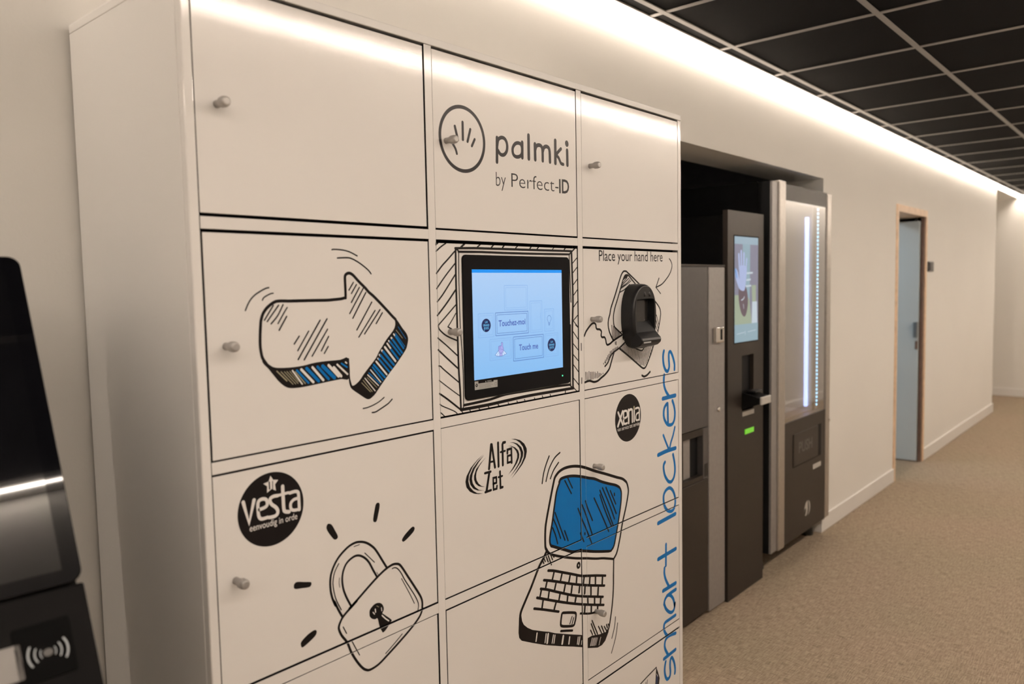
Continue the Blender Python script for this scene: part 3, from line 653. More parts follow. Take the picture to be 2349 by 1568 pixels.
mat('machine_black', (0.007, 0.007, 0.0075), 0.6, spec=0.2, noise=0.1, nscale=15)
mat('machine_bronze', (0.034, 0.027, 0.022), 0.42, metal=0.25, spec=0.35, noise=0.06, nscale=40)
mat('machine_grey', (0.085, 0.080, 0.078), 0.38, metal=0.3, noise=0.05, nscale=40)
mat('brushed_steel', (0.52, 0.49, 0.455), 0.36, 0.85, noise=0.05, nscale=50)
mat('strip_steel', (0.36, 0.345, 0.335), 0.45, 0.6, noise=0.05, nscale=50)
mat('chrome', (0.75, 0.72, 0.68), 0.15, 1.0, noise=0.02)
mat('interior_beige', (0.50, 0.44, 0.40), 0.5, noise=0.03, nscale=4)
mat('label_grey', (0.38, 0.38, 0.37), 0.5, noise=0.05, nscale=60)
mat('label_pale', (0.50, 0.48, 0.44), 0.5, noise=0.05, nscale=60)
mat('print_grey', (0.10, 0.095, 0.09), 0.45, noise=0.04, nscale=40)
mat('wood_oak', (0.74, 0.53, 0.35), 0.45, noise=0.14, nscale=22, bump=0.1, bscale=120)
mat('wood_brown', (0.17, 0.105, 0.08), 0.5, noise=0.14, nscale=22)
mat('door_paint', (0.58, 0.64, 0.67), 0.5, noise=0.02, nscale=3)
mat('switch_black', (0.010, 0.010, 0.011), 0.35, noise=0.05)
mat('rubber', (0.012, 0.012, 0.012), 0.6, noise=0.1)
mat('card_white', (0.26, 0.245, 0.235), 0.45, noise=0.03)
mat('symbol_grey', (0.42, 0.45, 0.47), 0.5, noise=0.03)
mat('handle_steel', (0.30, 0.33, 0.36), 0.35, 0.8, noise=0.04)
mat('led_diffuser', (0.9, 0.88, 0.84), 0.5, noise=0.01, emit=STRIP_COLOR, estr=STRIP_POWER)
mat('led_diffuser_opposite', (0.9, 0.88, 0.84), 0.5, noise=0.01, emit=STRIP_COLOR, estr=STRIP_POWER_OPPOSITE)
mat('room_lamp', (0.9, 0.9, 0.9), 0.5, noise=0.01, emit=(0.84, 0.95, 1.0), estr=18.0)
mat('cold_led', (0.9, 0.9, 0.9), 0.5, noise=0.01, emit=(0.40, 0.54, 1.0), estr=5.0)
mat('cold_led_dot', (0.9, 0.9, 0.9), 0.5, noise=0.01, emit=(0.30, 0.72, 1.0), estr=6.0)
mat('green_led', (0.1, 0.5, 0.3), 0.3, noise=0.01, emit=(0.05, 1.0, 0.35), estr=1.6)
mat('green_lamp', (0.1, 0.4, 0.05), 0.3, noise=0.01, emit=(0.12, 0.42, 0.01), estr=0.8)

def screen_mat(name, top, bottom, z0, z1, strength, rough=0.06):
    m = bpy.data.materials.new(name)
    nt, b = nodes_of(m)
    b.inputs['Base Color'].default_value = (0.004, 0.004, 0.005, 1)
    b.inputs['Roughness'].default_value = rough
    b.inputs['Specular IOR Level'].default_value = 0.5
    g = nt.nodes.new('ShaderNodeNewGeometry')
    s = nt.nodes.new('ShaderNodeSeparateXYZ')
    nt.links.new(g.outputs['Position'], s.inputs[0])
    mr = nt.nodes.new('ShaderNodeMapRange')
    mr.inputs['From Min'].default_value = z0
    mr.inputs['From Max'].default_value = z1
    nt.links.new(s.outputs['Z'], mr.inputs['Value'])
    r = nt.nodes.new('ShaderNodeValToRGB')
    r.color_ramp.elements[0].color = (*bottom, 1)
    r.color_ramp.elements[1].color = (*top, 1)
    nt.links.new(mr.outputs[0], r.inputs['Fac'])
    nt.links.new(r.outputs['Color'], b.inputs['Emission Color'])
    b.inputs['Emission Strength'].default_value = strength
    MATS[name] = m

def glow(name, col, strength=1.0):
    return mat(name, (0.004, 0.004, 0.005), 0.08, noise=0.05, emit=col, estr=strength)

screen_mat('touch_display', (0.46, 0.68, 1.0), (0.26, 0.56, 0.97), 1.34, 1.585, 0.90)
glow('px_bar', (0.0, 0.30, 0.92), 0.95)
glow('px_navy', (0.004, 0.012, 0.085))
glow('px_text', (0.07, 0.13, 0.48))
glow('px_line', (0.06, 0.15, 0.50))
glow('px_faint', (0.22, 0.42, 0.80))
glow('px_lilac', (0.40, 0.40, 0.80))
glow('px_pale', (0.60, 0.76, 1.0))
glow('px_cyan', (0.15, 0.55, 0.90))
screen_mat('terminal_display', (0.27, 0.38, 0.46), (0.24, 0.36, 0.42), 1.25, 1.77, 1.0)
glow('tp_mauve', (0.20, 0.20, 0.27))
glow('tp_hand', (0.36, 0.43, 0.66))
glow('tp_brown', (0.11, 0.075, 0.095))
glow('tp_green', (0.30, 0.36, 0.26))
glow('tp_white', (0.48, 0.56, 0.62))
glow('tp_blue', (0.12, 0.30, 0.60))
glow('tp_bar', (0.24, 0.36, 0.43))

def carpet():
    m = bpy.data.materials.new('carpet')
    nt, b = nodes_of(m)
    b.inputs['Roughness'].default_value = 0.95
    b.inputs['Specular IOR Level'].default_value = 0.1
    tc = nt.nodes.new('ShaderNodeTexCoord')
    def nz(sx, sy, sc, det=2):
        mp = nt.nodes.new('ShaderNodeMapping')
        mp.inputs['Scale'].default_value = (sx, sy, 1)
        nt.links.new(tc.outputs['Object'], mp.inputs['Vector'])
        n = nt.nodes.new('ShaderNodeTexNoise')
        n.inputs['Scale'].default_value = sc
        n.inputs['Detail'].default_value = det
        nt.links.new(mp.outputs['Vector'], n.inputs['Vector'])
        return n
    a = nz(11, 1.0, 22); c = nz(1.0, 11, 22); big = nz(1, 1, 1.6, 3); fine = nz(1, 1, 260, 1)
    def math_(op, x, y):
        q = nt.nodes.new('ShaderNodeMath'); q.operation = op
        for i, s in enumerate((x, y)):
            if hasattr(s, 'is_output'): nt.links.new(s, q.inputs[i])
            else: q.inputs[i].default_value = s
        return q.outputs[0]
    s1 = math_('ADD', a.outputs['Fac'], c.outputs['Fac'])
    s2 = math_('ADD', s1, math_('MULTIPLY', fine.outputs['Fac'], 0.25))
    f = math_('MULTIPLY', s2, 0.444)
    r = nt.nodes.new('ShaderNodeValToRGB')
    r.color_ramp.elements[0].position = 0.36
    r.color_ramp.elements[1].position = 0.64
    r.color_ramp.elements[0].color = (0.175, 0.132, 0.094, 1)
    r.color_ramp.elements[1].color = (0.43, 0.345, 0.255, 1)
    nt.links.new(f, r.inputs['Fac'])
    mx = nt.nodes.new('ShaderNodeMix'); mx.data_type = 'RGBA'; mx.blend_type = 'MULTIPLY'
    mx.inputs['Factor'].default_value = 0.35
    rr = nt.nodes.new('ShaderNodeValToRGB')
    rr.color_ramp.elements[0].position = 0.35
    rr.color_ramp.elements[1].position = 0.65
    rr.color_ramp.elements[0].color = (0.86, 0.90, 0.80, 1)
    rr.color_ramp.elements[1].color = (1.0, 0.93, 0.90, 1)
    nt.links.new(big.outputs['Fac'], rr.inputs['Fac'])
    nt.links.new(r.outputs['Color'], mx.inputs['A'])
    nt.links.new(rr.outputs['Color'], mx.inputs['B'])
    nt.links.new(mx.outputs['Result'], b.inputs['Base Color'])
    bp = nt.nodes.new('ShaderNodeBump')
    bp.inputs['Strength'].default_value = 0.5
    bp.inputs['Distance'].default_value = 0.003
    nt.links.new(s2, bp.inputs['Height'])
    nt.links.new(bp.outputs['Normal'], b.inputs['Normal'])
    MATS['carpet'] = m
carpet()

def pane_mat():
    m = bpy.data.materials.new('window_pane')
    nt, b = nodes_of(m)
    out = nt.nodes['Material Output']
    gl = nt.nodes.new('ShaderNodeBsdfGlossy')
    gl.inputs['Roughness'].default_value = 0.03
    gl.inputs['Color'].default_value = (0.95, 0.95, 0.95, 1)
    tr = nt.nodes.new('ShaderNodeBsdfTransparent')
    tr.inputs['Color'].default_value = (0.80, 0.80, 0.82, 1)
    fr = nt.nodes.new('ShaderNodeFresnel')
    fr.inputs['IOR'].default_value = 1.75
    ms = nt.nodes.new('ShaderNodeMixShader')
    gm = nt.nodes.new('ShaderNodeNewGeometry')
    mxm = nt.nodes.new('ShaderNodeMath'); mxm.operation = 'MAXIMUM'
    mxm.inputs[1].default_value = 0.60
    nt.links.new(fr.outputs[0], mxm.inputs[0])
    inv = nt.nodes.new('ShaderNodeMath'); inv.operation = 'SUBTRACT'
    inv.inputs[0].default_value = 1.0
    nt.links.new(gm.outputs['Backfacing'], inv.inputs[1])
    pm = nt.nodes.new('ShaderNodeMath'); pm.operation = 'MULTIPLY'
    nt.links.new(mxm.outputs[0], pm.inputs[0]); nt.links.new(inv.outputs[0], pm.inputs[1])
    nt.links.new(pm.outputs[0], ms.inputs[0])
    nt.links.new(tr.outputs[0], ms.inputs[1])
    nt.links.new(gl.outputs[0], ms.inputs[2])
    nt.links.new(ms.outputs[0], out.inputs['Surface'])
    MATS['window_pane'] = m
pane_mat()

# ------------------------------------------------------------------ object helpers
def tag(o, label=None, cat=None, group=None, kind=None):
    if label: o['label'] = label
    if cat: o['category'] = cat
    if group: o['group'] = group
    if kind: o['kind'] = kind
    return o

class Node:
    """an object plus the world position its local coordinates start from"""
    def __init__(self, o, base): self.o, self.base = o, base

def thing(name, loc, label, cat, group=None):
    o = bpy.data.objects.new(name, None)
    o.empty_display_size = 0.1
    COL.objects.link(o)
    o.location = loc
    tag(o, label, cat, group)
    return Node(o, Vector(loc))

def link_mesh(name, me, parent, mats):
    o = bpy.data.objects.new(name, me)
    for m in mats: me.materials.append(MATS[m])
    COL.objects.link(o)
    if parent is not None: o.parent = parent.o
    return o

def raw(name, verts, faces, mats, parent=None, fmat=None, smooth=False):
    """verts in world coordinates"""
    base = parent.base if parent else Vector((0, 0, 0))
    me = bpy.data.meshes.new(name)
    me.from_pydata([tuple(Vector(v) - base) for v in verts], [], faces)
    if fmat:
        for p, k in zip(me.polygons, fmat): p.material_index = k
    if smooth:
        for p in me.polygons: p.use_smooth = True
    me.update()
    return Node(link_mesh(name, me, parent, [mats] if isinstance(mats, str) else mats), base)

def bm_box(bm, x0, x1, y0, y1, z0, z1):
    vs = [bm.verts.new((x, y, z)) for x in (x0, x1) for y in (y0, y1) for z in (z0, z1)]
    fs = []
    for q in ((0, 1, 3, 2), (4, 6, 7, 5), (0, 4, 5, 1), (2, 3, 7, 6), (0, 2, 6, 4), (1, 5, 7, 3)):
        fs.append(bm.faces.new([vs[i] for i in q]))
    return vs, fs

def box(name, parent, x0, x1, y0, y1, z0, z1, m, bevel=0.0, seg=2, side=None, M=None):
    """box given in world coordinates (or in the frame M); side = second material for faces off the front"""
    base = parent.base if parent else Vector((0, 0, 0))
    bm = bmesh.new()
    bm_box(bm, x0, x1, y0, y1, z0, z1)
    if bevel > 0:
        bmesh.ops.bevel(bm, geom=list(bm.edges), offset=bevel, segments=seg, profile=0.5, affect='EDGES')
    bmesh.ops.recalc_face_normals(bm, faces=list(bm.faces))
    if side:
        for f in bm.faces:
            f.normal_update()
            if abs(f.normal.y) < 0.2: f.material_index = 1
    if M is not None: bmesh.ops.transform(bm, matrix=M, verts=list(bm.verts))
    bmesh.ops.translate(bm, verts=list(bm.verts), vec=-base)
    me = bpy.data.meshes.new(name)
    bm.to_mesh(me); bm.free()
    return Node(link_mesh(name, me, parent, [m] + ([side] if side else [])), base)

def boxes(name, parent, lst, m):
    base = parent.base if parent else Vector((0, 0, 0))
    bm = bmesh.new()
    for q in lst: bm_box(bm, *q)
    bmesh.ops.recalc_face_normals(bm, faces=list(bm.faces))
    bmesh.ops.translate(bm, verts=list(bm.verts), vec=-base)
    me = bpy.data.meshes.new(name)
    bm.to_mesh(me); bm.free()
    return Node(link_mesh(name, me, parent, [m]), base)

def lathe(name, parent, prof, origin, axis, m, n=20):
    """profile (distance along axis, radius) turned about axis through origin"""
    ax = Vector(axis).normalized()
    e1 = ax.orthogonal().normalized(); e2 = ax.cross(e1)
    vs, fs = [], []
    for d, r in prof:
        for k in range(n):
            a = 2 * math.pi * k / n
            vs.append(Vector(origin) + ax * d + (e1 * math.cos(a) + e2 * math.sin(a)) * r)
    for i in range(len(prof) - 1):
        for k in range(n):
            fs.append((i * n + k, i * n + (k + 1) % n, (i + 1) * n + (k + 1) % n, (i + 1) * n + k))
    fs.append(tuple(range(n))[::-1])
    fs.append(tuple((len(prof) - 1) * n + k for k in range(n)))
    o = raw(name, vs, fs, m, parent)
    me = o.o.data
    for p in me.polygons: p.use_smooth = len(p.vertices) == 4
    return o

def rrect(w, h, r, n=6):
    """rounded rectangle outline centred on 0"""
    pts = []
    for cx, cy, a0 in ((w / 2 - r, h / 2 - r, 0), (-w / 2 + r, h / 2 - r, 90), (-w / 2 + r, -h / 2 + r, 180), (w / 2 - r, -h / 2 + r, 270)):
        for k in range(n + 1):
            a = math.radians(a0 + 90 * k / n)
            pts.append((cx + r * math.cos(a), cy + r * math.sin(a)))
    return pts

def prism(name, parent, outline, to_world, d0, d1, m, ease=0.0, side=None):
    """extrude an outline (a,b) between depths d0 (back) and d1 (front); to_world(a,b,d)"""
    n = len(outline)
    cx = sum(p[0] for p in outline) / n; cy = sum(p[1] for p in outline) / n
    rings = [(d0, 1.0, 0.0)]
    if ease > 0: rings += [(d1 - math.copysign(ease, d1 - d0), 1.0, 0.0), (d1 - math.copysign(ease * 0.3, d1 - d0), 1.0, ease * 0.7), (d1, 1.0, ease)]
    else: rings += [(d1, 1.0, 0.0)]
    vs, fs = [], []
    for d, s, ins in rings:
        for (a, b) in outline:
            va, vb = a - cx, b - cy
            L = math.hypot(va, vb) or 1
            k = max(0.0, (L - ins * 1.2) / L)
            vs.append(to_world(cx + va * k, cy + vb * k, d))
    for i in range(len(rings) - 1):
        for k in range(n):
            fs.append((i * n + k, i * n + (k + 1) % n, (i + 1) * n + (k + 1) % n, (i + 1) * n + k))
    fs.append(tuple(range(n))[::-1])
    fs.append(tuple((len(rings) - 1) * n + k for k in range(n)))
    o = raw(name, vs, fs, m, parent)
    bm = bmesh.new(); bm.from_mesh(o.o.data); bmesh.ops.recalc_face_normals(bm, faces=list(bm.faces)); bm.to_mesh(o.o.data); bm.free()
    return o

# ------------------------------------------------------------------ flat print (vinyl lettering, drawings)
def crom(pts, closed, n=5):
    P = [Vector(p) for p in pts]; N = len(P); out = []
    rng = range(N if closed else N - 1)
    g = (lambda i: P[i % N]) if closed else (lambda i: P[max(0, min(N - 1, i))])
    for i in rng:
        p0, p1, p2, p3 = g(i - 1), g(i), g(i + 1), g(i + 2)
        for k in range(n):
            t = k / n
            out.append(0.5 * ((2 * p1) + (p2 - p0) * t + (2 * p0 - 5 * p1 + 4 * p2 - p3) * t * t + (3 * p1 - p0 - 3 * p2 + p3) * t ** 3))
    if not closed: out.append(P[-1].copy())
    return out

def stroke_polys(pts, w, smooth, closed):
    P = crom(pts, closed) if smooth else [Vector(p) for p in pts]
    Q = [P[0]]
    for p in P[1:]:
        if (p - Q[-1]).length > 0.05: Q.append(p)
    if closed and len(Q) > 2 and (Q[0] - Q[-1]).length < 0.05: Q.pop()
    P = Q; N = len(P); h = w / 2; polys = []
    if N == 1: P = [P[0] - Vector((0.1, 0)), P[0] + Vector((0.1, 0))]; N = 2
    L, R = [], []
    for i in range(N):
        a = P[i] - P[i - 1] if (i > 0 or closed) else None
        b = P[(i + 1) % N] - P[i] if (i < N - 1 or closed) else None
        if a is None: a = b
        if b is None: b = a
        a = a.normalized(); b = b.normalized()
        na, nb = Vector((-a.y, a.x)), Vector((-b.y, b.x))
        m = na + nb
        m = na if m.length < 0.2 else m.normalized()
        k = min(1.8, 1.0 / max(0.3, m.dot(na)))
        L.append(P[i] + m * h * k); R.append(P[i] - m * h * k)
    for i in range(N if closed else N - 1):
        j = (i + 1) % N
        polys.append([L[i], R[i], R[j], L[j]])
    if not closed:
        for i, s in ((0, -1), (N - 1, 1)):
            d = (P[1] - P[0]) if i == 0 else (P[-1] - P[-2])
            a0 = math.atan2(d.y, d.x)
            polys.append([P[i] + Vector((math.cos(a0 + s * 0 + t), math.sin(a0 + t))) * h for t in
                          ([math.pi / 2 + math.pi * q / 6 for q in range(7)] if s < 0 else [-math.pi / 2 + math.pi * q / 6 for q in range(7)])])
    return polys

def tri_polys(outline, holes=()):
    loops = [[Vector((p[0], p[1], 0)) for p in outline]] + [[Vector((p[0], p[1], 0)) for p in hh] for hh in holes]
    flat = [v for l in loops for v in l]
    return [[flat[i].to_2d() for i in t] for t in tessellate_polygon(loops)]

def text_polys(s, p0, p1, h, bold):
    cu = bpy.data.curves.new('lettering', 'FONT')
    cu.body = s
    cu.size = 1.0
    cu.offset = {1: 0.018, 0: 0.004, -1: -0.010}.get(bold, 0.0)
    cu.resolution_u = 3
    ob = bpy.data.objects.new('lettering', cu)
    COL.objects.link(ob)
    dg = bpy.context.evaluated_depsgraph_get()
    me = bpy.data.meshes.new_from_object(ob.evaluated_get(dg))
    xs = [v.co.x for v in me.vertices]; ys = [v.co.y for v in me.vertices]
    x0, x1, ym = min(xs), max(xs), max(ys)
    P0, P1 = Vector(p0), Vector(p1)
    V = [P0 + (P1 - P0) * ((v.co.x - x0) / (x1 - x0)) + Vector((0, h * v.co.y / ym)) for v in me.vertices]
    out = [[V[i] for i in p.vertices] for p in me.polygons]
    bpy.data.objects.remove(ob, do_unlink=True)
    bpy.data.meshes.remove(me); bpy.data.curves.remove(cu)
    return out

def clip_half(poly, ax, val, keep_less):
    out = []
    for i, p in enumerate(poly):
        q = poly[(i + 1) % len(poly)]
        a, b = p[ax] - val, q[ax] - val
        if keep_less: a, b = -a, -b
        if a >= 0: out.append(p)
        if (a > 0 and b < 0) or (a < 0 and b > 0): out.append(p + (q - p) * (a / (a - b)))
    return out if len(out) > 2 else []

def cut_rect(polys, rc):
    x0, x1, z0, z1 = rc
    res = []
    for p in polys:
        xs = [v[0] for v in p]; zs = [v[1] for v in p]
        if max(xs) <= x0 or min(xs) >= x1 or max(zs) <= z0 or min(zs) >= z1:
            res.append(p); continue
        for ax, val, less in ((0, x0, True), (0, x1, False), (1, z0, True), (1, z1, False)):
            o = clip_half(p, ax, val, less)
            if o: res.append(o)
            p = clip_half(p, ax, val, not less)
            if not p: break
    return res

def entry_polys(e):
    k = e[0]
    if k == 's':
        c = e[5]; return e[1], stroke_polys([(c[i], c[i + 1]) for i in range(0, len(c), 2)], e[2] * (1.16 if e[1] == 'k' else 1.0), e[3], e[4])
    if k == 'f':
        c = e[3]; pts = [(c[i], c[i + 1]) for i in range(0, len(c), 2)]
        if e[2]: pts = [tuple(p) for p in crom(pts, True, 3)]
        return e[1], tri_polys(pts)
    if k == 'c':
        ang = [2 * math.pi * q / 72 for q in range(72)]
        if e[5]:
            return e[1], stroke_polys([(e[2] + e[4] * math.cos(a), e[3] + e[4] * math.sin(a)) for a in ang], 8.0, 0, 1)
        return e[1], tri_polys([(e[2] + e[4] * math.cos(a), e[3] + e[4] * math.sin(a)) for a in ang])
    if k == 't':
        return e[1], text_polys(e[2], (e[3], e[4]), (e[5], e[6]), e[7], e[8])

INK = {'k': 'ink_black', 'K': 'ink_black', 'd': 'ink_dark', 'b': 'ink_blue', 'n': 'ink_navy', 'g': 'ink_gold', 'w': 'ink_white'}
def flat_art(name, parent, entries, to_world, table, cuts=(), lift=0.00008, step=0.000006):
    """print built as thin film: each entry a hair above the one before it. Coordinates in mm."""
    vs, fs, fm, mats = [], [], [], []
    for i, e in enumerate(entries):
        colk, polys = entry_polys(e)
        mn = table[colk]
        if mn not in mats: mats.append(mn)
        polys = [[Vector((p[0], p[1])) for p in q] for q in polys]
        for rc in cuts: polys = cut_rect(polys, rc)
        d = lift + step * i
        for q in polys:
            b = len(vs)
            vs += [to_world(p[0] / 1000, p[1] / 1000, d) for p in q]
            ar = sum(q[j][0] * q[(j + 1) % len(q)][1] - q[(j + 1) % len(q)][0] * q[j][1] for j in range(len(q)))
            idx = list(range(b, b + len(q)))
            fs.append(tuple(idx if ar > 0 else idx[::-1])); fm.append(mats.index(mn))
    return raw(name, vs, fs, mats, parent, fm)

# ================================================================== THE SETTING
def structure(n, label=None):
    tag(n.o, label, None, None, 'structure'); return n

NICHE = (2.75, 4.785, 2.16)      # x from, x to, head height
DOOR = (6.385, 7.19, 2.10)
WALL_END = 10.35
T = 0.25
structure(boxes('wall_left', None, [
    (X_NEAR, NICHE[0], 0, T, 0, HC + 0.3), (NICHE[0], NICHE[1], 0, T, NICHE[2], HC + 0.3),
    (NICHE[1], DOOR[0], 0, T, 0, HC + 0.3), (DOOR[0], DOOR[1], 0, T, DOOR[2], HC + 0.3),
    (DOOR[1], WALL_END, 0, T, 0, HC + 0.3), (WALL_END - T, WALL_END, T, 1.3, 0, HC + 0.3), (WALL_END - T, X_FAR, 1.3, 1.45, 0, HC + 0.3)], 'paint_wall'), 'cream painted corridor wall behind the lockers')
structure(boxes('wall_end', None, [(X_FAR, X_FAR + 0.15, CORR - 0.15, 1.45, 0, HC + 0.3)], 'paint_wall'), 'cream end wall of the corridor')
structure(boxes('wall_right', None, [(X_NEAR, X_FAR, CORR - 0.15, CORR, 0, HC + 0.3)], 'paint_wall'), 'cream wall on the other side of the corridor')
structure(boxes('wall_near', None, [(X_NEAR - 0.15, X_NEAR, CORR - 0.15, T, 0, HC + 0.3)], 'paint_wall'), 'cream wall closing the near end')
structure(boxes('floor', None, [(X_NEAR, X_FAR, CORR, 3.2, -0.1, 0)], 'carpet'), 'beige woven carpet floor')
# dark recess behind the vending machines
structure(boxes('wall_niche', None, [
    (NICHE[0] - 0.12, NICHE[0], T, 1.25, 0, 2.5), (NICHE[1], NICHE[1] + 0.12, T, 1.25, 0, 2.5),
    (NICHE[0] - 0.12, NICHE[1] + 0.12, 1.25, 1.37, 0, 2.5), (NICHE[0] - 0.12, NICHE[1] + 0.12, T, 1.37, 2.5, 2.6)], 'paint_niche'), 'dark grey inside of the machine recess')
# cool room behind the open doorway
structure(boxes('wall_room', None, [
    (5.3, 5.4, T, 3.1, 0, 2.7), (8.9, 9.0, T, 3.1, 0, 2.7), (5.3, 9.0, 3.0, 3.1, 0, 2.7), (5.3, 9.0, T, 3.1, 2.6, 2.7)], 'paint_cool'), 'pale blue grey walls of the room behind the doorway')
lamp = thing('ceiling_panel', (6.2, 1.3, 2.59), 'cool white panel lamp on the ceiling inside the side room', 'lamp')
box('lamp_frame', lamp, 5.88, 6.52, 0.98, 1.62, 2.575, 2.60, 'skirting_white', 0.004)
box('diffuser', lamp, 5.90, 6.50, 1.00, 1.60, 2.565, 2.5745, 'room_lamp')

# skirting boards
def skirt(name, x0, x1, y0, y1, label):
    structure(box(name, None, x0, x1, y0, y1, 0.0, 0.102, 'skirting_white', 0.003, 2), label)
skirt('baseboard_left', X_NEAR, NICHE[0], -0.012, 0.0, 'white skirting board behind the lockers')
skirt('baseboard_left', NICHE[1] - 0.012, 6.335, -0.012, 0.0, 'white skirting board between machines and doorway')
skirt('baseboard_left', NICHE[1] - 0.012, NICHE[1], 0.0, 0.25, 'white skirting return inside the machine recess')
skirt('baseboard_left', 7.24, WALL_END + 0.012, -0.012, 0.0, 'white skirting board beyond the doorway')
skirt('baseboard_left', WALL_END, WALL_END + 0.012, 0.0, 1.3, 'white skirting return at the wall end')
skirt('baseboard_end', X_FAR - 0.012, X_FAR, CORR, 1.3, 'white skirting board of the end wall')
skirt('baseboard_right', X_NEAR, X_FAR - 0.012, CORR, CORR + 0.012, 'white skirting board of the opposite wall')

# doorway
dr = structure(boxes('door_1', None, [(6.335, DOOR[0], -0.008, T + 0.02, 0, 2.115), (DOOR[1], 7.24, -0.008, 0.06, 0, 2.115),
                                      (DOOR[0], DOOR[1], -0.008, T + 0.02, 2.062, 2.115)], 'wood_oak'), 'open doorway with a slim light oak frame')
box('door_seal', dr, DOOR[1] - 0.004, 7.24, 0.0605, 0.075, 0, 2.062, 'switch_black')
box('door_jamb', dr, DOOR[1], 7.24, 0.076, T + 0.02, 0.0, 2.062, 'wood_brown', 0.002)
box('door_rebate', dr, 7.166, 7.1855, 0.0, 0.026, 0.0, 2.062, 'wood_brown', 0.002)
box('door_leaf', dr, 7.146, 7.186, 0.030, 0.84, 0.008, 2.030, 'door_paint', 0.002)
lk = box('lock_case', dr, 7.118, 7.1455, 0.031, 0.062, 1.06, 1.19, 'handle_steel', 0.004)
box('latch', dr, 7.136, 7.1455, 0.031, 0.050, 0.96, 1.03, 'wood_brown', 0.002)

# ceiling : slab, black tiles, grey grid
structure(box('ceiling', None, WALL_END, X_FAR, 0.001, 1.3, HC - 0.03, HC + 0.02, 'paint_wall'), 'cream ceiling of the side passage at the far end')
ceil = structure(box('ceiling', None, X_NEAR, X_FAR, CORR + 0.0715, 0.0, HC + 0.10, HC + 0.16, 'ceiling_void'), 'black suspended ceiling in a grey grid')
GX0, GY0, TS = 3.3085, -0.115, 0.6
xs_grid = [GX0 + TS * k for k in range(-12, 15)]
ys_grid = [GY0 - TS * k for k in range(0, 4)]
BW = 0.012
tile_me = None
def tile(x0, x1, y0, y1):
    box('ceiling_tile', ceil, x0 + 0.002, x1 - 0.002, y0 + 0.002, y1 - 0.002, HC + 0.004, HC + 0.02, 'tile_black', 0.0015, 1)
xe = [X_NEAR] + [x for x in xs_grid if X_NEAR + 0.05 < x < X_FAR - 0.1] + [X_FAR - 0.05]
for i in range(len(xe) - 1):
    for j in range(3):
        tile(xe[i], xe[i + 1], ys_grid[j + 1], ys_grid[j])
    tile(xe[i], xe[i + 1], GY0, -0.05)
for y in ys_grid:
    box('main_bar', ceil, X_NEAR, X_FAR - 0.05, y - BW, y + BW, HC - 0.001, HC + 0.0035, 'grid_grey', 0.0008, 1)
for x in xe[1:-1]:
    for j in range(3):
        box('cross_bar', ceil, x - BW, x + BW, ys_grid[j + 1] + BW, ys_grid[j] - BW, HC - 0.0005, HC + 0.0035, 'grid_grey', 0.0008, 1)
    box('cross_bar', ceil, x - BW, x + BW, GY0 + BW, -0.052, HC - 0.0005, HC + 0.0035, 'grid_grey', 0.0008, 1)
box('edge_trim', ceil, X_NEAR, X_FAR - 0.05, -0.056, -0.049, HC - 0.002, HC + 0.03, 'grid_grey')
box('edge_trim', ceil, X_FAR - 0.056, X_FAR - 0.049, CORR + 0.0725, -0.056, HC - 0.002, HC + 0.03, 'grid_grey')

# light strips along the ceiling edges
def strip(x0, x1, y0, y1, label, lamp_mat='led_diffuser', lip=None, drop=0.010):
    t = thing('light_strip', ((x0 + x1) / 2, (y0 + y1) / 2, HC + 0.02), label, 'light', 'light strips along the ceiling edges')
    box('profile', t, x0, x1, y0, y1, HC + 0.0, HC + 0.035, 'skirting_white')
    box('diffuser', t, x0, x1, y0 + 0.003 if lip is None else lip[0], y1 - 0.003 if lip is None else lip[1], HC - drop, HC - 0.0005, lamp_mat)
strip(X_NEAR, X_FAR - 0.05, -0.048, -0.008, 'warm white light strip along the ceiling edge above lockers and machines', lip=(-0.028, -0.005))
strip(X_NEAR, X_FAR - 0.05, CORR + 0.002, CORR + 0.070, 'warm white light strip along the ceiling edge of the opposite wall', 'led_diffuser_opposite', lip=(CORR + 0.044, CORR + 0.060), drop=0.0015)
strip(X_FAR - 0.048, X_FAR - 0.008, CORR + 0.05, -0.01, 'warm white light strip across the top of the far end wall')

# light switch beside the doorway
sw = thing('light_switch', (7.37, 0, 1.65), 'small black square wall switch beside the oak doorway', 'switch')
box('plate', sw, 7.285, 7.455, -0.012, 0, 1.61, 1.695, 'switch_black', 0.003)
box('rocker', sw, 7.315, 7.425, -0.017, -0.0121, 1.62, 1.685, 'switch_black', 0.002)

# ================================================================== LOCKER CABINET
LX0, LX1, LZT, LZC = 0.607, 2.2034, 2.0685, 2.052
LB = -0.014
CX = [0.6241, 1.1248, 1.1453, 1.654, 1.6753, 2.1846]
CZ = [2.0505, 1.6714, 1.6512, 1.2673, 1.2467, 0.8662, 0.8443, 0.4671, 0.4431, 0.066]
lock = thing('locker_cabinet', (1.405, -0.24, 0), 'tall white smart locker cabinet with printed drawings and built-in touch screen', 'locker')
box('side_panel', lock, LX0, LX0 + 0.016, YF + 0.0185, LB, 0.0, LZC - 0.0006, 'locker_side', 0.0012, 2)
box('side_panel', lock, LX1 - 0.016, LX1, YF + 0.0185, LB, 0.0, LZC - 0.0006, 'locker_side', 0.0012, 2)
box('top_panel', lock, LX0, LX1, YF - 0.0015, LB, LZC, LZT, 'locker_side', 0.0016, 2)
box('back_panel', lock, LX0 + 0.017, LX1 - 0.017, LB - 0.006, LB - 0.0005, 0.0, LZC - 0.001, 'locker_side')
box('inner_liner', lock, LX0 + 0.017, LX1 - 0.017, YF + 0.0205, YF + 0.03, 0.02, LZC - 0.001, 'gap_black')
def member(name, x0, x1, z0, z1, outer=0.0):
    o = box(name, lock, x0, x1, YF, YF + 0.018, z0, z1, 'locker_white', 0.0006, 2, side='gap_black')
    return o
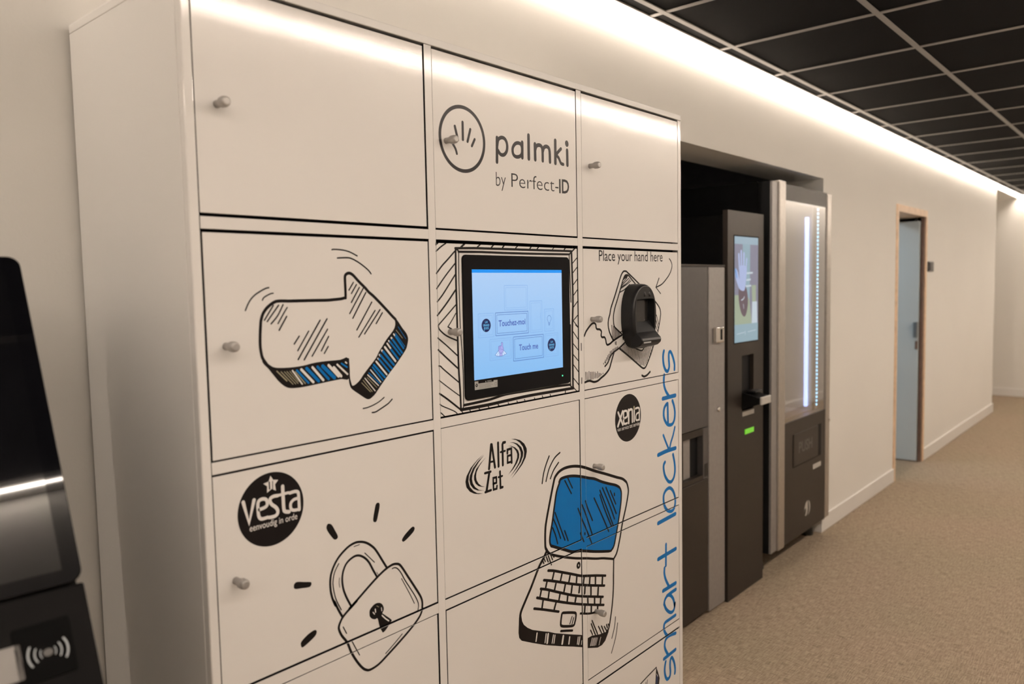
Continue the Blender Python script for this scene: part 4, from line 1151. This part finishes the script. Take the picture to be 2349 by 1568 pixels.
st = [(LX0, CX[0]), (CX[1], CX[2]), (CX[3], CX[4]), (CX[5], LX1)]
for i, (a, b) in enumerate(st):
    if i in (0, 3):
        box('stile', lock, a, b, YF, YF + 0.018, 0.0, LZC - 0.0006, 'locker_white', 0.0028 if i == 0 else 0.0016, 3)
    else:
        member('stile', a, b, 0.0, LZC - 0.0006)
for c in range(3):
    x0, x1 = CX[2 * c] + 0.0003, CX[2 * c + 1] - 0.0003
    zz = [(CZ[0], LZC - 0.0006)] + [(CZ[2 * r], CZ[2 * r - 1]) for r in range(1, 5)] + [(0.0, CZ[9])]
    for (z0, z1) in zz:
        if z1 - z0 > 0.003: member('rail', x0, x1, z0, z1)
# gaps round each door, mm: left, right, top, bottom
GAPS = {(0, 0): (.5, 4.5, 4.2, 5), (0, 1): (.5, 3, 4, 3.5), (0, 2): (.5, 2.5, 4, 3),
        (1, 0): (2, 3, 5, 2.5), (1, 1): (.6, 4.5, 7, 3.5), (1, 2): (.5, 5, 6, 2),
        (2, 0): (.4, 3, 3, 4), (2, 1): (.4, 4, 1, 3), (2, 2): (.4, 4, 1.4, 3),
        (3, 0): (.4, 4.5, 1, 4), (3, 1): (2, 4, 3, 3), (3, 2): (.4, 3.5, 2, 2.5),
        (4, 0): (.5, 3, 3, 3), (4, 1): (.5, 3, 3, 3), (4, 2): (.5, 2.4, 4.5, 3)}
KNOB = {(0, 0): (.662, 1.854), (1, 0): (.659, 1.458), (2, 0): (.6575, 1.059), (3, 0): (.658, .655), (4, 0): (.658, .255),
        (0, 1): (1.182, 1.861), (1, 1): (1.1795, 1.4527), (3, 1): (1.180, .655), (4, 1): (1.180, .255),
        (0, 2): (1.7113, 1.8624), (1, 2): (1.712, 1.457), (2, 2): (1.714, 1.057), (3, 2): (1.714, .6505), (4, 2): (1.714, .255)}
CUTS = []
RN = ['top', 'second', 'third', 'fourth', 'bottom']
CN = ['wide left column', 'middle column', 'right column']
for r in range(5):
    for c in range(3):
        l, rr, t, b = [(q + (0.5 if q > 0.9 else 0.1)) / 1000 for q in GAPS[(r, c)]]
        ox0, ox1, oz1, oz0 = CX[2 * c], CX[2 * c + 1], CZ[2 * r], CZ[2 * r + 1]
        d = box('locker_door', lock, ox0 + l, ox1 - rr, YF - 0.0002, YF + 0.018, oz0 + b, oz1 - t, 'locker_white', 0.0006, 2, side='gap_black')
        for q in ((ox0, ox0 + l, oz0, oz1), (ox1 - rr, ox1, oz0, oz1), (ox0, ox1, oz1 - t, oz1), (ox0, ox1, oz0, oz0 + b)):
            CUTS.append(tuple(v * 1000 for v in q))
        if (r, c) in KNOB:
            kx, kz = KNOB[(r, c)]
            lathe('knob', d, [(0.0, .0066), (0.008, .0063), (0.012, .0068), (0.017, .0088), (0.024, .0091), (0.029, .0084), (0.0315, .0072), (0.0322, .0050)],
                  (kx, YF - 0.0004, kz), (0, -1, 0), 'knob_metal', 20)

front = lambda x, z, d: (x, YF - d - 0.0002, z)
for nm, ents in ART.items():
    o = flat_art(nm.split('#')[0], lock, ents, front, INK, CUTS)
    if 'hatching' in nm: o.o['kind'] = 'stuff'

# touch monitor set into the middle door
MX0, MX1, MZ0, MZ1 = 1.2200, 1.6110, 1.2965, 1.6205
mon = prism('touch_monitor', lock, [(x + (MX0 + MX1) / 2, z + (MZ0 + MZ1) / 2) for x, z in rrect(MX1 - MX0, MZ1 - MZ0, 0.011)],
            lambda a, b, d: (a, YF - d, b), 0.0, 0.004, 'bezel_black', 0.0012)
DX0, DX1, DZ0, DZ1 = 1.2482, 1.5765, 1.3400, 1.5880
df = lambda d: (lambda x, z, dd: (x, YF - 0.004 - d - dd, z))
raw('display', [(DX0, YF - .0042, DZ0), (DX1, YF - .0042, DZ0), (DX1, YF - .0042, DZ1), (DX0, YF - .0042, DZ1)], [(0, 1, 2, 3)], 'touch_display', mon)
def wavy(x0, x1, z0, z1, pitch=3.0, amp=0.7):
    pts = []
    def side(a, b, nx, nz):
        L = math.hypot(b[0] - a[0], b[1] - a[1]); n = max(4, int(L / pitch)) * 4
        for k in range(n):
            t = k / n; s = math.sin(2 * math.pi * k / 4) * amp
            pts.append((a[0] + (b[0] - a[0]) * t + nx * s, a[1] + (b[1] - a[1]) * t + nz * s))
    side((x0, z0), (x1, z0), 0, 1); side((x1, z0), (x1, z1), 1, 0); side((x1, z1), (x0, z1), 0, 1); side((x0, z1), (x0, z0), 1, 0)
    return [round(v, 2) for p in pts for v in p]
SCR = []
SCR.append(('f', 'B', 0, [1248.2, 1580.6, 1576.5, 1580.6, 1576.5, 1588, 1248.2, 1588]))
for (x0, x1, z0, z1, c) in ((1355.4, 1439.6, 1493.5, 1551, 'F'), (1265.4, 1316.8, 1434.4, 1488.4, 'F'), (1322.8, 1440.7, 1435.8, 1488.5, 'L'), (1447.8, 1494.2, 1436.1, 1512.2, 'F'),
                            (1503.7, 1541.6, 1436.2, 1490.9, 'F'), (1301.5, 1376.9, 1380, 1428.4, 'F'), (1383.8, 1498.2, 1371.8, 1429, 'L'), (1505, 1557.7, 1372.3, 1429.5, 'F')):
    SCR.append(('s', c, 0.95 if c == 'L' else 0.7, 0, 1, wavy(x0, x1, z0, z1)))
    SCR.append(('s', c, 0.9 if c == 'L' else 0.6, 0, 1, [x0 + 5, z0 + 5, x1 - 5, z0 + 5, x1 - 5, z1 - 5, x0 + 5, z1 - 5]))
SCR += [('c', 'N', 1291.1, 1461.4, 15.2, 0), ('t', 'C', 'LA/', 1287.5, 1466.8, 1297, 1466.6, 5.0, 1), ('t', 'C', 'GRAND', 1281.0, 1459.6, 1301.5, 1459.2, 5.0, 1), ('t', 'C', 'POSTE', 1283.5, 1452.6, 1299.5, 1452.3, 5.0, 1),
        ('s', 'C', 1.0, 1, 0, [1285, 1453, 1284.2, 1450.5, 1285.4, 1449]),
        ('c', 'N', 1530.9, 1400.7, 16.2, 0), ('t', 'C', 'LA/', 1527, 1406.2, 1537, 1406.0, 5.0, 1), ('t', 'C', 'GRAND', 1520.0, 1398.8, 1542, 1398.4, 5.0, 1), ('t', 'C', 'POSTE', 1522.5, 1391.6, 1540, 1391.3, 5.0, 1),
        ('s', 'C', 1.0, 1, 0, [1524, 1392, 1523.2, 1389.3, 1524.6, 1388]),
        ('t', 'T', 'Touchez-moi', 1333.5, 1456.9, 1429.8, 1457.6, 14.0, 1), ('t', 'T', 'Touch me', 1404.6, 1395.9, 1476.8, 1395.6, 14.0, 1)]
SCR += [('f', 'P', 0, [1319.4, 1391.5, 1331.2, 1401.2, 1334.8, 1395.1, 1342.6, 1394.5, 1348.6, 1400.6, 1359.2, 1392.0, 1344.3, 1387.5, 1325, 1388.5]),
        ('s', 'T', 0.9, 0, 1, [1319.4, 1391.5, 1331.2, 1401.2, 1334.8, 1395.1, 1342.6, 1394.5, 1348.6, 1400.6, 1359.2, 1392.0, 1344.3, 1387.5, 1325, 1388.5]),
        ('s', 'T', 0.7, 0, 0, [1326, 1389, 1331, 1396]), ('s', 'T', 0.7, 0, 0, [1352, 1390, 1348, 1396]),
        ('f', 'V', 0, [1334.5, 1387.5, 1344, 1387.5, 1344, 1394.4, 1347.6, 1397.4, 1348.8, 1405.1, 1346.5, 1408.5, 1346.2, 1418, 1343.3, 1419.8, 1341, 1418, 1341, 1411, 1337.3, 1411.8, 1331.1, 1410.3, 1331.1, 1399.9, 1334.5, 1395]),
        ('s', 'T', 0.9, 0, 1, [1334.5, 1387.5, 1344, 1387.5, 1344, 1394.4, 1347.6, 1397.4, 1348.8, 1405.1, 1346.5, 1408.5, 1346.2, 1418, 1343.3, 1419.8, 1341, 1418, 1341, 1411, 1337.3, 1411.8, 1331.1, 1410.3, 1331.1, 1399.9, 1334.5, 1395]),
        ('s', 'T', 0.7, 0, 0, [1334, 1402.5, 1334.4, 1410]), ('s', 'T', 0.7, 0, 0, [1337.5, 1402.5, 1337.8, 1411]), ('s', 'T', 0.8, 0, 0, [1334.5, 1394.6, 1344, 1394.4]), ('s', 'T', 0.7, 0, 0, [1341, 1403.5, 1346, 1402.5])]
SCR += [('s', 'L', 0.9, 1, 1, [1522.5, 1474.9, 1529.1, 1471.2, 1530.1, 1464.8, 1526.6, 1460.1, 1524.7, 1456.7, 1519.3, 1457, 1517.2, 1461.2, 1514.4, 1466.2, 1516.1, 1471.7]),
        ('s', 'L', 0.9, 0, 0, [1519.3, 1457, 1519.8, 1452.6, 1521.8, 1449.6, 1524.4, 1452.6, 1524.7, 1456.7]), ('s', 'L', 0.7, 0, 0, [1519.5, 1454.6, 1524.6, 1454.4]), ('s', 'L', 0.7, 0, 0, [1519.8, 1452.6, 1524.4, 1452.6]),
        ('s', 'F', 0.7, 1, 0, [1487, 1482, 1489, 1478, 1487, 1474, 1489, 1470, 1488, 1466])]
PX = {'B': 'px_bar', 'N': 'px_navy', 'T': 'px_text', 'L': 'px_line', 'F': 'px_faint', 'V': 'px_lilac', 'P': 'px_pale', 'C': 'px_cyan'}
flat_art('screen_graphics', mon, SCR, df(0.0002), PX)
flat_art('warning_label', mon, [('f', 'G', 0, [1249, 1317.8, 1325.3, 1317.4, 1325.6, 1333.5, 1249, 1337.5]), ('f', 'K', 0, [1261, 1331.5, 1312, 1331, 1312, 1337, 1261, 1337.5]),
                                ('t', 'G', 'WARNING', 1290, 1332.3, 1305, 1332.3, 3.2, 1), ('c', 'K', 1255.3, 1328, 3.8, 0), ('s', 'G', 1.0, 0, 0, [1253.5, 1330, 1255, 1327, 1257.3, 1329.5]), ('f', 'G', 0, [1284, 1332.3, 1287.6, 1332.3, 1285.8, 1335.6])] +
         [('s', 'M', 0.5, 0, 0, [1263, 1320 + 2.2 * k, 1262 + random.uniform(38, 52), 1320 + 2.2 * k]) for k in range(5)] +
         [('s', 'M', 0.6, 0, 1, [1319.5 + 3.6 * math.cos(a * .5236) if i == 0 else 1325 + 3.6 * math.sin(a * .5236) for a in range(12) for i in (0, 1)])],
         df(0.0002), {'G': 'label_grey', 'K': 'gap_black', 'M': 'print_grey'})
lathe('status_light', mon, [(0, .0019), (.0012, .0017), (.0016, .0009)], (1.5737, YF - .0041, 1.3185), (0, -1, 0), 'green_led', 12)

# palm reader on the right column door
PXc, PZc, PW, PH = 1.9185, 1.4570, 0.1270, 0.1850
def oval(w, h, n=48, e=2.35):
    return [(math.copysign(abs(math.cos(a)) ** (2 / e), math.cos(a)) * w / 2, math.copysign(abs(math.sin(a)) ** (2 / e), math.sin(a)) * h / 2) for a in [2 * math.pi * k / n for k in range(n)]]
def pw(a, b, d): return (PXc + a, YF - 0.0003 - d, PZc + b)
def reader_body():
    rings = [(0.0, 1.0, 1.0), (0.026, 1.0, 1.0), (0.034, .985, .99), (0.040, .945, .96), (0.043, .89, .92)]
    n = 48; vs, fs = [], []
    for d, sw_, sh_ in rings:
        vs += [pw(x * sw_, z * sh_, d) for x, z in oval(PW, PH)]
    for i in range(len(rings) - 1):
        for k in range(n): fs.append((i * n + k, i * n + (k + 1) % n, (i + 1) * n + (k + 1) % n, (i + 1) * n + k))
    # recessed window: rectangle sampled to the same count
    rx, rz0, rz1 = 0.0475, -0.060, 0.050
    b0 = len(vs); rect = []
    for k in range(n):
        a = 2 * math.pi * k / n; c, s = math.cos(a), math.sin(a)
        m = max(abs(c) / rx, abs(s) / (rz1 if s > 0 else -rz0)); rect.append((c / m, s / m))
    vs += [pw(x, z, 0.0425) for x, z in rect]; vs += [pw(x * .97, z * .985, 0.024) for x, z in rect]
    t = (len(rings) - 1) * n
    for k in range(n):
        k2 = (k + 1) % n
        fs.append((t + k, t + k2, b0 + k2, b0 + k)); fs.append((b0 + k, b0 + k2, b0 + n + k2, b0 + n + k))
    fs.append(tuple(b0 + n + k for k in range(n)))
    o = raw('palm_reader', vs, fs, 'plastic_black', lock)
    bm = bmesh.new(); bm.from_mesh(o.o.data); bmesh.ops.recalc_face_normals(bm, faces=list(bm.faces)); bm.to_mesh(o.o.data); bm.free()
    for p in o.o.data.polygons: p.use_smooth = p.index < (len(rings) - 1) * n
    return o
pr = reader_body()
box('sensor_window', pr, PXc - 0.044, PXc + 0.036, YF - 0.0265, YF - 0.0248, PZc - 0.056, PZc + 0.046, 'reader_glass', 0.001, 1)
# sloped hand rest: ramp out of the recess ending in a rounded lip
RP = [(.0255, -.014), (.045, -.044), (.056, -.056), (.061, -.061), (.063, -.067), (.061, -.075), (.052, -.083), (.034, -.089), (.0255, -.089)]
def rest():
    n = len(RP); vs, fs = [], []
    for a, k in ((-.053, .0), (-.050, 1.0), (.050, 1.0), (.053, .0)):
        for d, z in RP:
            vs.append(pw(a, z if k else -.055 + (z + .055) * .9, d if k else .0255 + (d - .0255) * .93))
    for i in range(3):
        for k in range(n): fs.append((i * n + k, i * n + (k + 1) % n, (i + 1) * n + (k + 1) % n, (i + 1) * n + k))
    fs.append(tuple(range(n))); fs.append(tuple(range(3 * n, 4 * n))[::-1])
    o = raw('hand_rest', vs, fs, 'plastic_black', pr)
    bm = bmesh.new(); bm.from_mesh(o.o.data); bmesh.ops.recalc_face_normals(bm, faces=list(bm.faces)); bm.to_mesh(o.o.data); bm.free()
rest()
boxes('rest_plate', pr, [(PXc - 0.044, PXc - 0.006, YF - 0.0632, YF - 0.0618, PZc - 0.0745, PZc - 0.0705)], 'label_grey')
for s in (-1, 1):
    lathe('finger_guide', pr, [(0, .0006), (.003, .0030), (.008, .0048), (.014, .0052), (.019, .0046), (.022, .0030)], pw(s * 0.0125 + 0.008, 0.0765, 0.036), (0, -0.30, -1), 'plastic_black', 14)

# ================================================================== KIOSK at the left
KO = Vector((0.370, -0.603, 1.181)); KP = math.radians(4.0); KT = math.radians(27.41)
kn = Vector((-math.sin(KP) * math.cos(KT), -math.cos(KP) * math.cos(KT), math.sin(KT)))
ku = Vector((math.cos(KP), -math.sin(KP), 0)); kv = kn.cross(ku)
KM = Matrix(((ku.x, kn.x, kv.x, KO.x), (ku.y, kn.y, kv.y, KO.y), (ku.z, kn.z, kv.z, KO.z), (0, 0, 0, 1)))   # local x=u, y=normal, z=v
kw = lambda u, v, d: tuple(KO + ku * u + kv * v + kn * d)
KW, KH = 0.46, 0.478
kio = thing('self_service_kiosk', (0.14, -0.42, 0), 'black self service kiosk with tilted glossy screen and contactless card pad', 'kiosk')
prism('screen_glass', kio, [(a - KW / 2, b + KH / 2 + 0.0008) for a, b in rrect(KW, KH - 0.0016, 0.016)], kw, -0.012, 0.0, 'bezel_black', 0.001)
raw('display', [kw(-KW + .022, .020, .0003), kw(-.022, .020, .0003), kw(-.022, KH - .022, .0003), kw(-KW + .022, KH - .022, .0003)], [(0, 1, 2, 3)], 'glass_black', kio)
hv = []
for u in (-KW + 0.006, -0.006):
    ft = Vector(kw(u, KH - 0.008, -0.0122)); fb = Vector(kw(u, -0.225, -0.0122))
    hv += [ft, fb, Vector((ft.x, -0.12, fb.z)), Vector((ft.x, -0.085, ft.z - 0.006))]
raw('housing', hv, [(0, 1, 2, 3), (4, 7, 6, 5), (0, 3, 7, 4), (3, 2, 6, 7), (2, 1, 5, 6), (1, 0, 4, 5)], 'plastic_matt_black', kio)
box('reader_panel', kio, -KW, 0.0, -0.030, -0.001, -0.235, -0.0008, 'plastic_matt_black', 0.003, 2, M=KM)
pad = prism('contactless_pad', kio, [(a - 0.056, b - 0.0705) for a, b in rrect(0.062, 0.067, 0.003, 3)], kw, -0.002, 0.0006, 'pad_black', 0.0004)
ARC = []
for s in (-1, 1):
    for rad, wd in ((0.0085, 1.0), (0.0145, 1.5), (0.0215, 2.0)):
        pts = []
        for k in range(9):
            a = math.radians(-32 + 8 * k)
            pts += [round((-0.053 + s * rad * math.cos(a)) * 1000, 2), round((-0.0735 + rad * math.sin(a)) * 1000, 2)]
        ARC.append(('s', 'S', wd, 1, 0, pts))
flat_art('contactless_symbol', pad, ARC, lambda x, z, d: kw(x, z, 0.0007 + d), {'S': 'symbol_grey'})
raw('symbol_dot', [kw(-0.053 + .0055 * math.cos(a), -0.0735 + .0045 * math.sin(a), 0.0008) for a in [2 * math.pi * k / 20 for k in range(20)]], [tuple(range(20))], 'print_grey', pad)
prism('card_sticker', kio, [(a - 0.112, b - 0.0755) for a, b in rrect(0.063, 0.041, 0.002, 3)], kw, -0.001, 0.0006, 'card_white')
box('column', kio, -0.04, 0.32, -0.56, -0.13, 0.03, 0.97, 'plastic_matt_black', 0.01, 3)
box('base_plate', kio, -0.08, 0.36, -0.66, -0.10, 0.0, 0.03, 'plastic_matt_black', 0.006, 2)

# ================================================================== VENDING MACHINES
fr = lambda Y: (lambda x, z, d: (x, Y - d, z))
# --- small snack machine
A = -0.02
ma = thing('snack_machine', (3.13, 0.3, 0), 'low dark grey vending machine with a steel side strip, nearest the lockers', 'vending machine')
box('cabinet', ma, 2.80, 3.425, A + 0.035, 0.68, 0.025, 1.615, 'machine_black', 0.004)
da = box('upper_door', ma, 2.80, 3.252, A, A + 0.034, 0.892, 1.622, 'machine_grey', 0.004)
box('lower_door', ma, 2.80, 3.252, A, A + 0.034, 0.022, 0.650, 'machine_bronze', 0.004)
box('middle_panel', ma, 3.2035, 3.252, A, A + 0.034, 0.652, 0.888, 'machine_grey', 0.002)
box('top_trim', ma, 2.80, 3.425, A - 0.002, A + 0.04, 1.6225, 1.632, 'machine_bronze', 0.002)
sa = box('steel_strip', ma, 3.262, 3.425, A, A + 0.034, 0.010, 1.621, 'strip_steel', 0.004)
lkh = box('lock_handle', sa, 3.30, 3.375, A - 0.022, A - 0.0002, 1.272, 1.345, 'chrome', 0.005)
box('lock_slot', sa, 3.335, 3.352, A - 0.0235, A - 0.0222, 1.285, 1.335, 'machine_black', 0.0004, 1)
lathe('round_lock', sa, [(0, .012), (.006, .012), (.009, .009)], (3.352, A, 0.957), (0, -1, 0), 'chrome', 16)
# pick-up opening : surround, tray, smoked flap
boxes('pickup_surround', ma, [(2.80, 3.2034, A + 0.002, A + 0.034, 0.858, 0.888), (2.80, 3.02, A + 0.002, A + 0.034, 0.652, 0.857), (3.0201, 3.2034, A + 0.002, A + 0.034, 0.652, 0.672)], 'machine_bronze')
box('pickup_flap', ma, 3.0205, 3.115, A + 0.020, A + 0.026, 0.674, 0.855, 'strip_steel', 0.002)
box('pickup_recess', ma, 3.0205, 3.203, A + 0.0300, A + 0.0345, 0.6725, 0.8575, 'machine_black')
box('card_slot', ma, 3.214, 3.246, A - 0.002, A - 0.0002, 0.662, 0.722, 'plastic_black', 0.001, 1)
lathe('foot', ma, [(0, .025), (.026, .02)], (3.38, 0.10, 0), (0, 0, 1), 'rubber', 16)
lathe('foot', ma, [(0, .025), (.026, .02)], (2.86, 0.10, 0), (0, 0, 1), 'rubber', 16)
# --- payment terminal tower
B = -0.028
mb = thing('payment_terminal', (3.65, 0.1, 0), 'slim bronze payment tower with an upright lit screen between two vending machines', 'payment terminal')
box('cabinet', mb, 3.46, 3.84, B + 0.026, 0.45, 0.0, 1.87, 'machine_black', 0.003)
fp = boxes('front_panel', mb, [(3.438, 3.593, B, B + 0.025, 0.0, 1.89), (3.730, 3.848, B, B + 0.025, 0.0, 1.89), (3.593, 3.730, B, B + 0.025, 1.190, 1.89), (3.593, 3.730, B, B + 0.025, 0.0, 0.915)], 'machine_bronze')
box('reader_recess', mb, 3.5935, 3.7295, B + 0.020, B + 0.0255, 0.9155, 1.1895, 'machine_black')
TX0, TX1, TZ0, TZ1 = 3.508, 3.777, 1.258, 1.769
box('screen_bezel', mb, TX0 - .006, TX1 + .006, B - 0.0012, B - 0.0002, TZ0 - .006, TZ1 + .006, 'bezel_black')
sc = raw('screen', [(TX0, B - .0015, TZ0), (TX1, B - .0015, TZ0), (TX1, B - .0015, TZ1), (TX0, B - .0015, TZ1)], [(0, 1, 2, 3)], 'terminal_display', mb)
def tm(u, v): return [round((TX0 + (TX1 - TX0) * u) * 1000, 1), round((TZ1 - (TZ1 - TZ0) * v) * 1000, 1)]
def tp(l): return [q for u, v in l for q in tm(u, v)]
flat_art('screen_picture', sc, [
    ('f', 'M', 0, tp([(0, .07), (1, .07), (1, .83), (0, .83)])), ('f', 'B', 0, tp([(.33, .07), (.65, .07), (.62, .83), (.36, .83)])),
    ('f', 'G', 0, tp([(0, .55), (.5, .55), (.62, .60), (.72, .83), (0, .83)])), ('f', 'W', 0, tp([(.74, .62), (.95, .62), (.97, .83), (.72, .83)])), ('f', 'G', 0, tp([(.72, .46), (.9, .46), (.9, .62), (.74, .62)])),
    ('s', 'W', 9, 0, 0, tp([(.5, .345), (.75, .34)])), ('s', 'W', 9, 0, 0, tp([(.5, .41), (.66, .405)])), ('s', 'W', 9, 0, 0, tp([(.46, .47), (.68, .465)])),
    ('f', 'T', 1, tp([(.16, .52), (.22, .47), (.46, .47), (.56, .60), (.50, .72), (.40, .76), (.27, .72), (.18, .62)])),
    ('f', 'H', 1, tp([(.20, .40), (.14, .34), (.05, .30), (.02, .36), (.10, .44), (.22, .50), (.40, .51), (.46, .44), (.50, .34), (.48, .28), (.20, .28)])),
    ('s', 'H', 17, 0, 0, tp([(.20, .30), (.17, .17)])), ('s', 'H', 18, 0, 0, tp([(.28, .30), (.27, .14)])), ('s', 'H', 18, 0, 0, tp([(.37, .30), (.38, .16)])), ('s', 'H', 15, 0, 0, tp([(.46, .32), (.50, .21)])),
    ('s', 'U', 12, 0, 0, tp([(.03, .31), (.08, .38)])), ('s', 'W', 6, 1, 0, tp([(.28, .60), (.36, .59), (.40, .57)])), ('s', 'W', 4, 0, 0, tp([(.36, .64), (.38, .68)])),
    ('s', 'W', 3, 0, 0, tp([(.10, .92), (.40, .91)])), ('s', 'W', 3, 0, 0, tp([(.55, .91), (.9, .90)])), ('s', 'W', 5, 0, 0, tp([(.44, .90), (.44, .93)]))],
    fr(B - (-0.0) - 0.0018), {'M': 'tp_mauve', 'B': 'tp_bar', 'G': 'tp_green', 'W': 'tp_white', 'T': 'tp_brown', 'H': 'tp_hand', 'U': 'tp_blue'}, lift=0.0001, step=0.00001)
# card reader wedge sticking out of the recess
raw('card_reader', [(3.600, B + .019, 1.01), (3.724, B + .019, 1.01), (3.724, B + .019, 0.918), (3.600, B + .019, 0.918),
                    (3.600, B - .085, 0.985), (3.724, B - .085, 0.985), (3.724, B - .085, 0.955), (3.600, B - .085, 0.955)],
    [(0, 1, 5, 4), (4, 5, 6, 7), (7, 6, 2, 3), (0, 4, 7, 3), (1, 2, 6, 5), (0, 3, 2, 1)], 'plastic_matt_black', mb)
box('reader_nose', mb, 3.606, 3.718, B - 0.098, B - 0.0855, 0.952, 0.990, 'label_pale', 0.004)
box('reader_keypad', mb, 3.62, 3.705, B - 0.06, B - 0.01, 1.0085, 1.016, 'plastic_black', 0.002)
box('paper_label', mb, 3.600, 3.735, B - 0.001, B - 0.0001, 0.888, 0.910, 'label_pale')
box('green_light', mb, 3.626, 3.728, B - 0.004, B - 0.0001, 0.795, 0.820, 'green_lamp', 0.001, 1)
# --- tall glass fronted machine
Cc = -0.05
mc = thing('glass_front_vending_machine', (4.33, 0.3, 0), 'tall vending machine with glass front and cold blue lights at the far side', 'vending machine')
boxes('cabinet', mc, [(3.90, 3.92, 0.03, 0.72, 0.11, 2.066), (4.735, 4.755, 0.03, 0.72, 0.11, 2.05), (3.92, 4.735, 0.70, 0.72, 0.11, 2.06), (3.92, 4.735, 0.03, 0.70, 2.045, 2.06), (3.92, 4.735, 0.03, 0.70, 0.11, 0.13)], 'machine_black')
boxes('interior', mc, [(3.921, 3.935, 0.04, 0.69, 0.75, 2.04), (4.715, 4.734, 0.04, 0.69, 0.75, 2.04), (3.935, 4.715, 0.66, 0.69, 0.75, 2.04), (3.935, 4.715, 0.04, 0.66, 0.75, 0.77), (3.935, 4.715, 0.04, 0.66, 2.02, 2.04)], 'interior_beige')
box('door_edge', mc, 3.90, 3.9755, Cc + 0.012, 0.029, 0.112, 2.062, 'machine_black', 0.002)
boxes('hinge_side', mc, [(3.902, 3.975, Cc, Cc + 0.0115, 0.115, 2.06)], 'strip_steel')
box('steel_post', mc, 3.976, 4.056, Cc - 0.012, 0.0, 0.112, 2.072, 'brushed_steel', 0.006, 3)
box('steel_post', mc, 4.705, 4.768, Cc - 0.004, 0.0, 0.118, 2.056, 'brushed_steel', 0.004, 3)
box('head_panel', mc, 4.057, 4.704, Cc, 0.0, 1.979, 2.062, 'machine_bronze', 0.002)
box('lower_panel', mc, 4.057, 4.704, Cc, 0.0, 0.112, 0.782, 'machine_bronze', 0.002)
box('window_glass', mc, 4.057, 4.704, Cc + 0.004, Cc + 0.012, 0.7825, 1.9785, 'window_pane')
fl = box('push_flap', mc, 4.20, 4.578, Cc - 0.004, Cc - 0.0002, 0.525, 0.705, 'machine_bronze', 0.0015, 1)
box('flap_gap', mc, 4.5785, 4.632, Cc - 0.0016, Cc - 0.0002, 0.519, 0.708, 'machine_black')
box('flap_shadow_gap', mc, 4.20, 4.5784, Cc - 0.0016, Cc - 0.0002, 0.518, 0.5245, 'machine_black')
flat_art('push_lettering', fl, [('t', 'P', 'PUSH', 4275, 590, 4480, 590, 62, 1)], fr(Cc - 0.0041), {'P': 'print_grey'}, lift=0.0002)
flat_art('maker_label', mc, [('f', 'L', 0, [4505, 453, 4636, 453, 4636, 481, 4505, 481]), ('s', 'P', 5, 0, 0, [4515, 462, 4626, 462]), ('s', 'P', 5, 0, 0, [4515, 472, 4600, 472])], fr(Cc - 0.0001), {'L': 'label_pale', 'P': 'label_grey'}, lift=0.0003, step=0.0001)
flat_art('emblem', mc, [('f', 'L', 0, [4425, 290, 4395, 278, 4376, 250, 4372, 230, 4380, 245, 4398, 250, 4402, 232, 4392, 214, 4384, 206, 4400, 202, 4418, 212, 4428, 240]),
                        ('f', 'L', 0, [4438, 288, 4458, 272, 4466, 246, 4460, 220, 4440, 204, 4430, 200, 4446, 222, 4450, 248])], fr(Cc - 0.0001), {'L': 'label_pale'}, lift=0.0003)
lathe('round_lock', mc, [(0, .009), (.005, .009), (.007, .006)], (4.752, Cc - 0.004, 0.712), (0, -1, 0), 'chrome', 14)
led = box('light_tube', mc, 4.690, 4.7145, 0.058, 0.076, 0.79, 1.93, 'cold_led', 0.003)
dots = []
for k in range(52):
    z = 0.80 + 1.165 * k / 51
    dots.append((4.7060, 4.7140, 0.0015, 0.0075, z, z + 0.011))
ds = boxes('light_dots', mc, dots, 'cold_led_dot'); ds.o['kind'] = 'stuff'
box('light_backing', mc, 4.7142, 4.7149, 0.0405, 0.20, 0.79, 2.0, 'label_grey')
for fx, fy in ((4.70, 0.06), (3.96, 0.06), (4.70, 0.64), (3.96, 0.64)):
    lathe('foot', mc, [(0, .042), (.02, .042), (.05, .036), (.111, .036)], (fx, fy, 0), (0, 0, 1), 'rubber', 20)
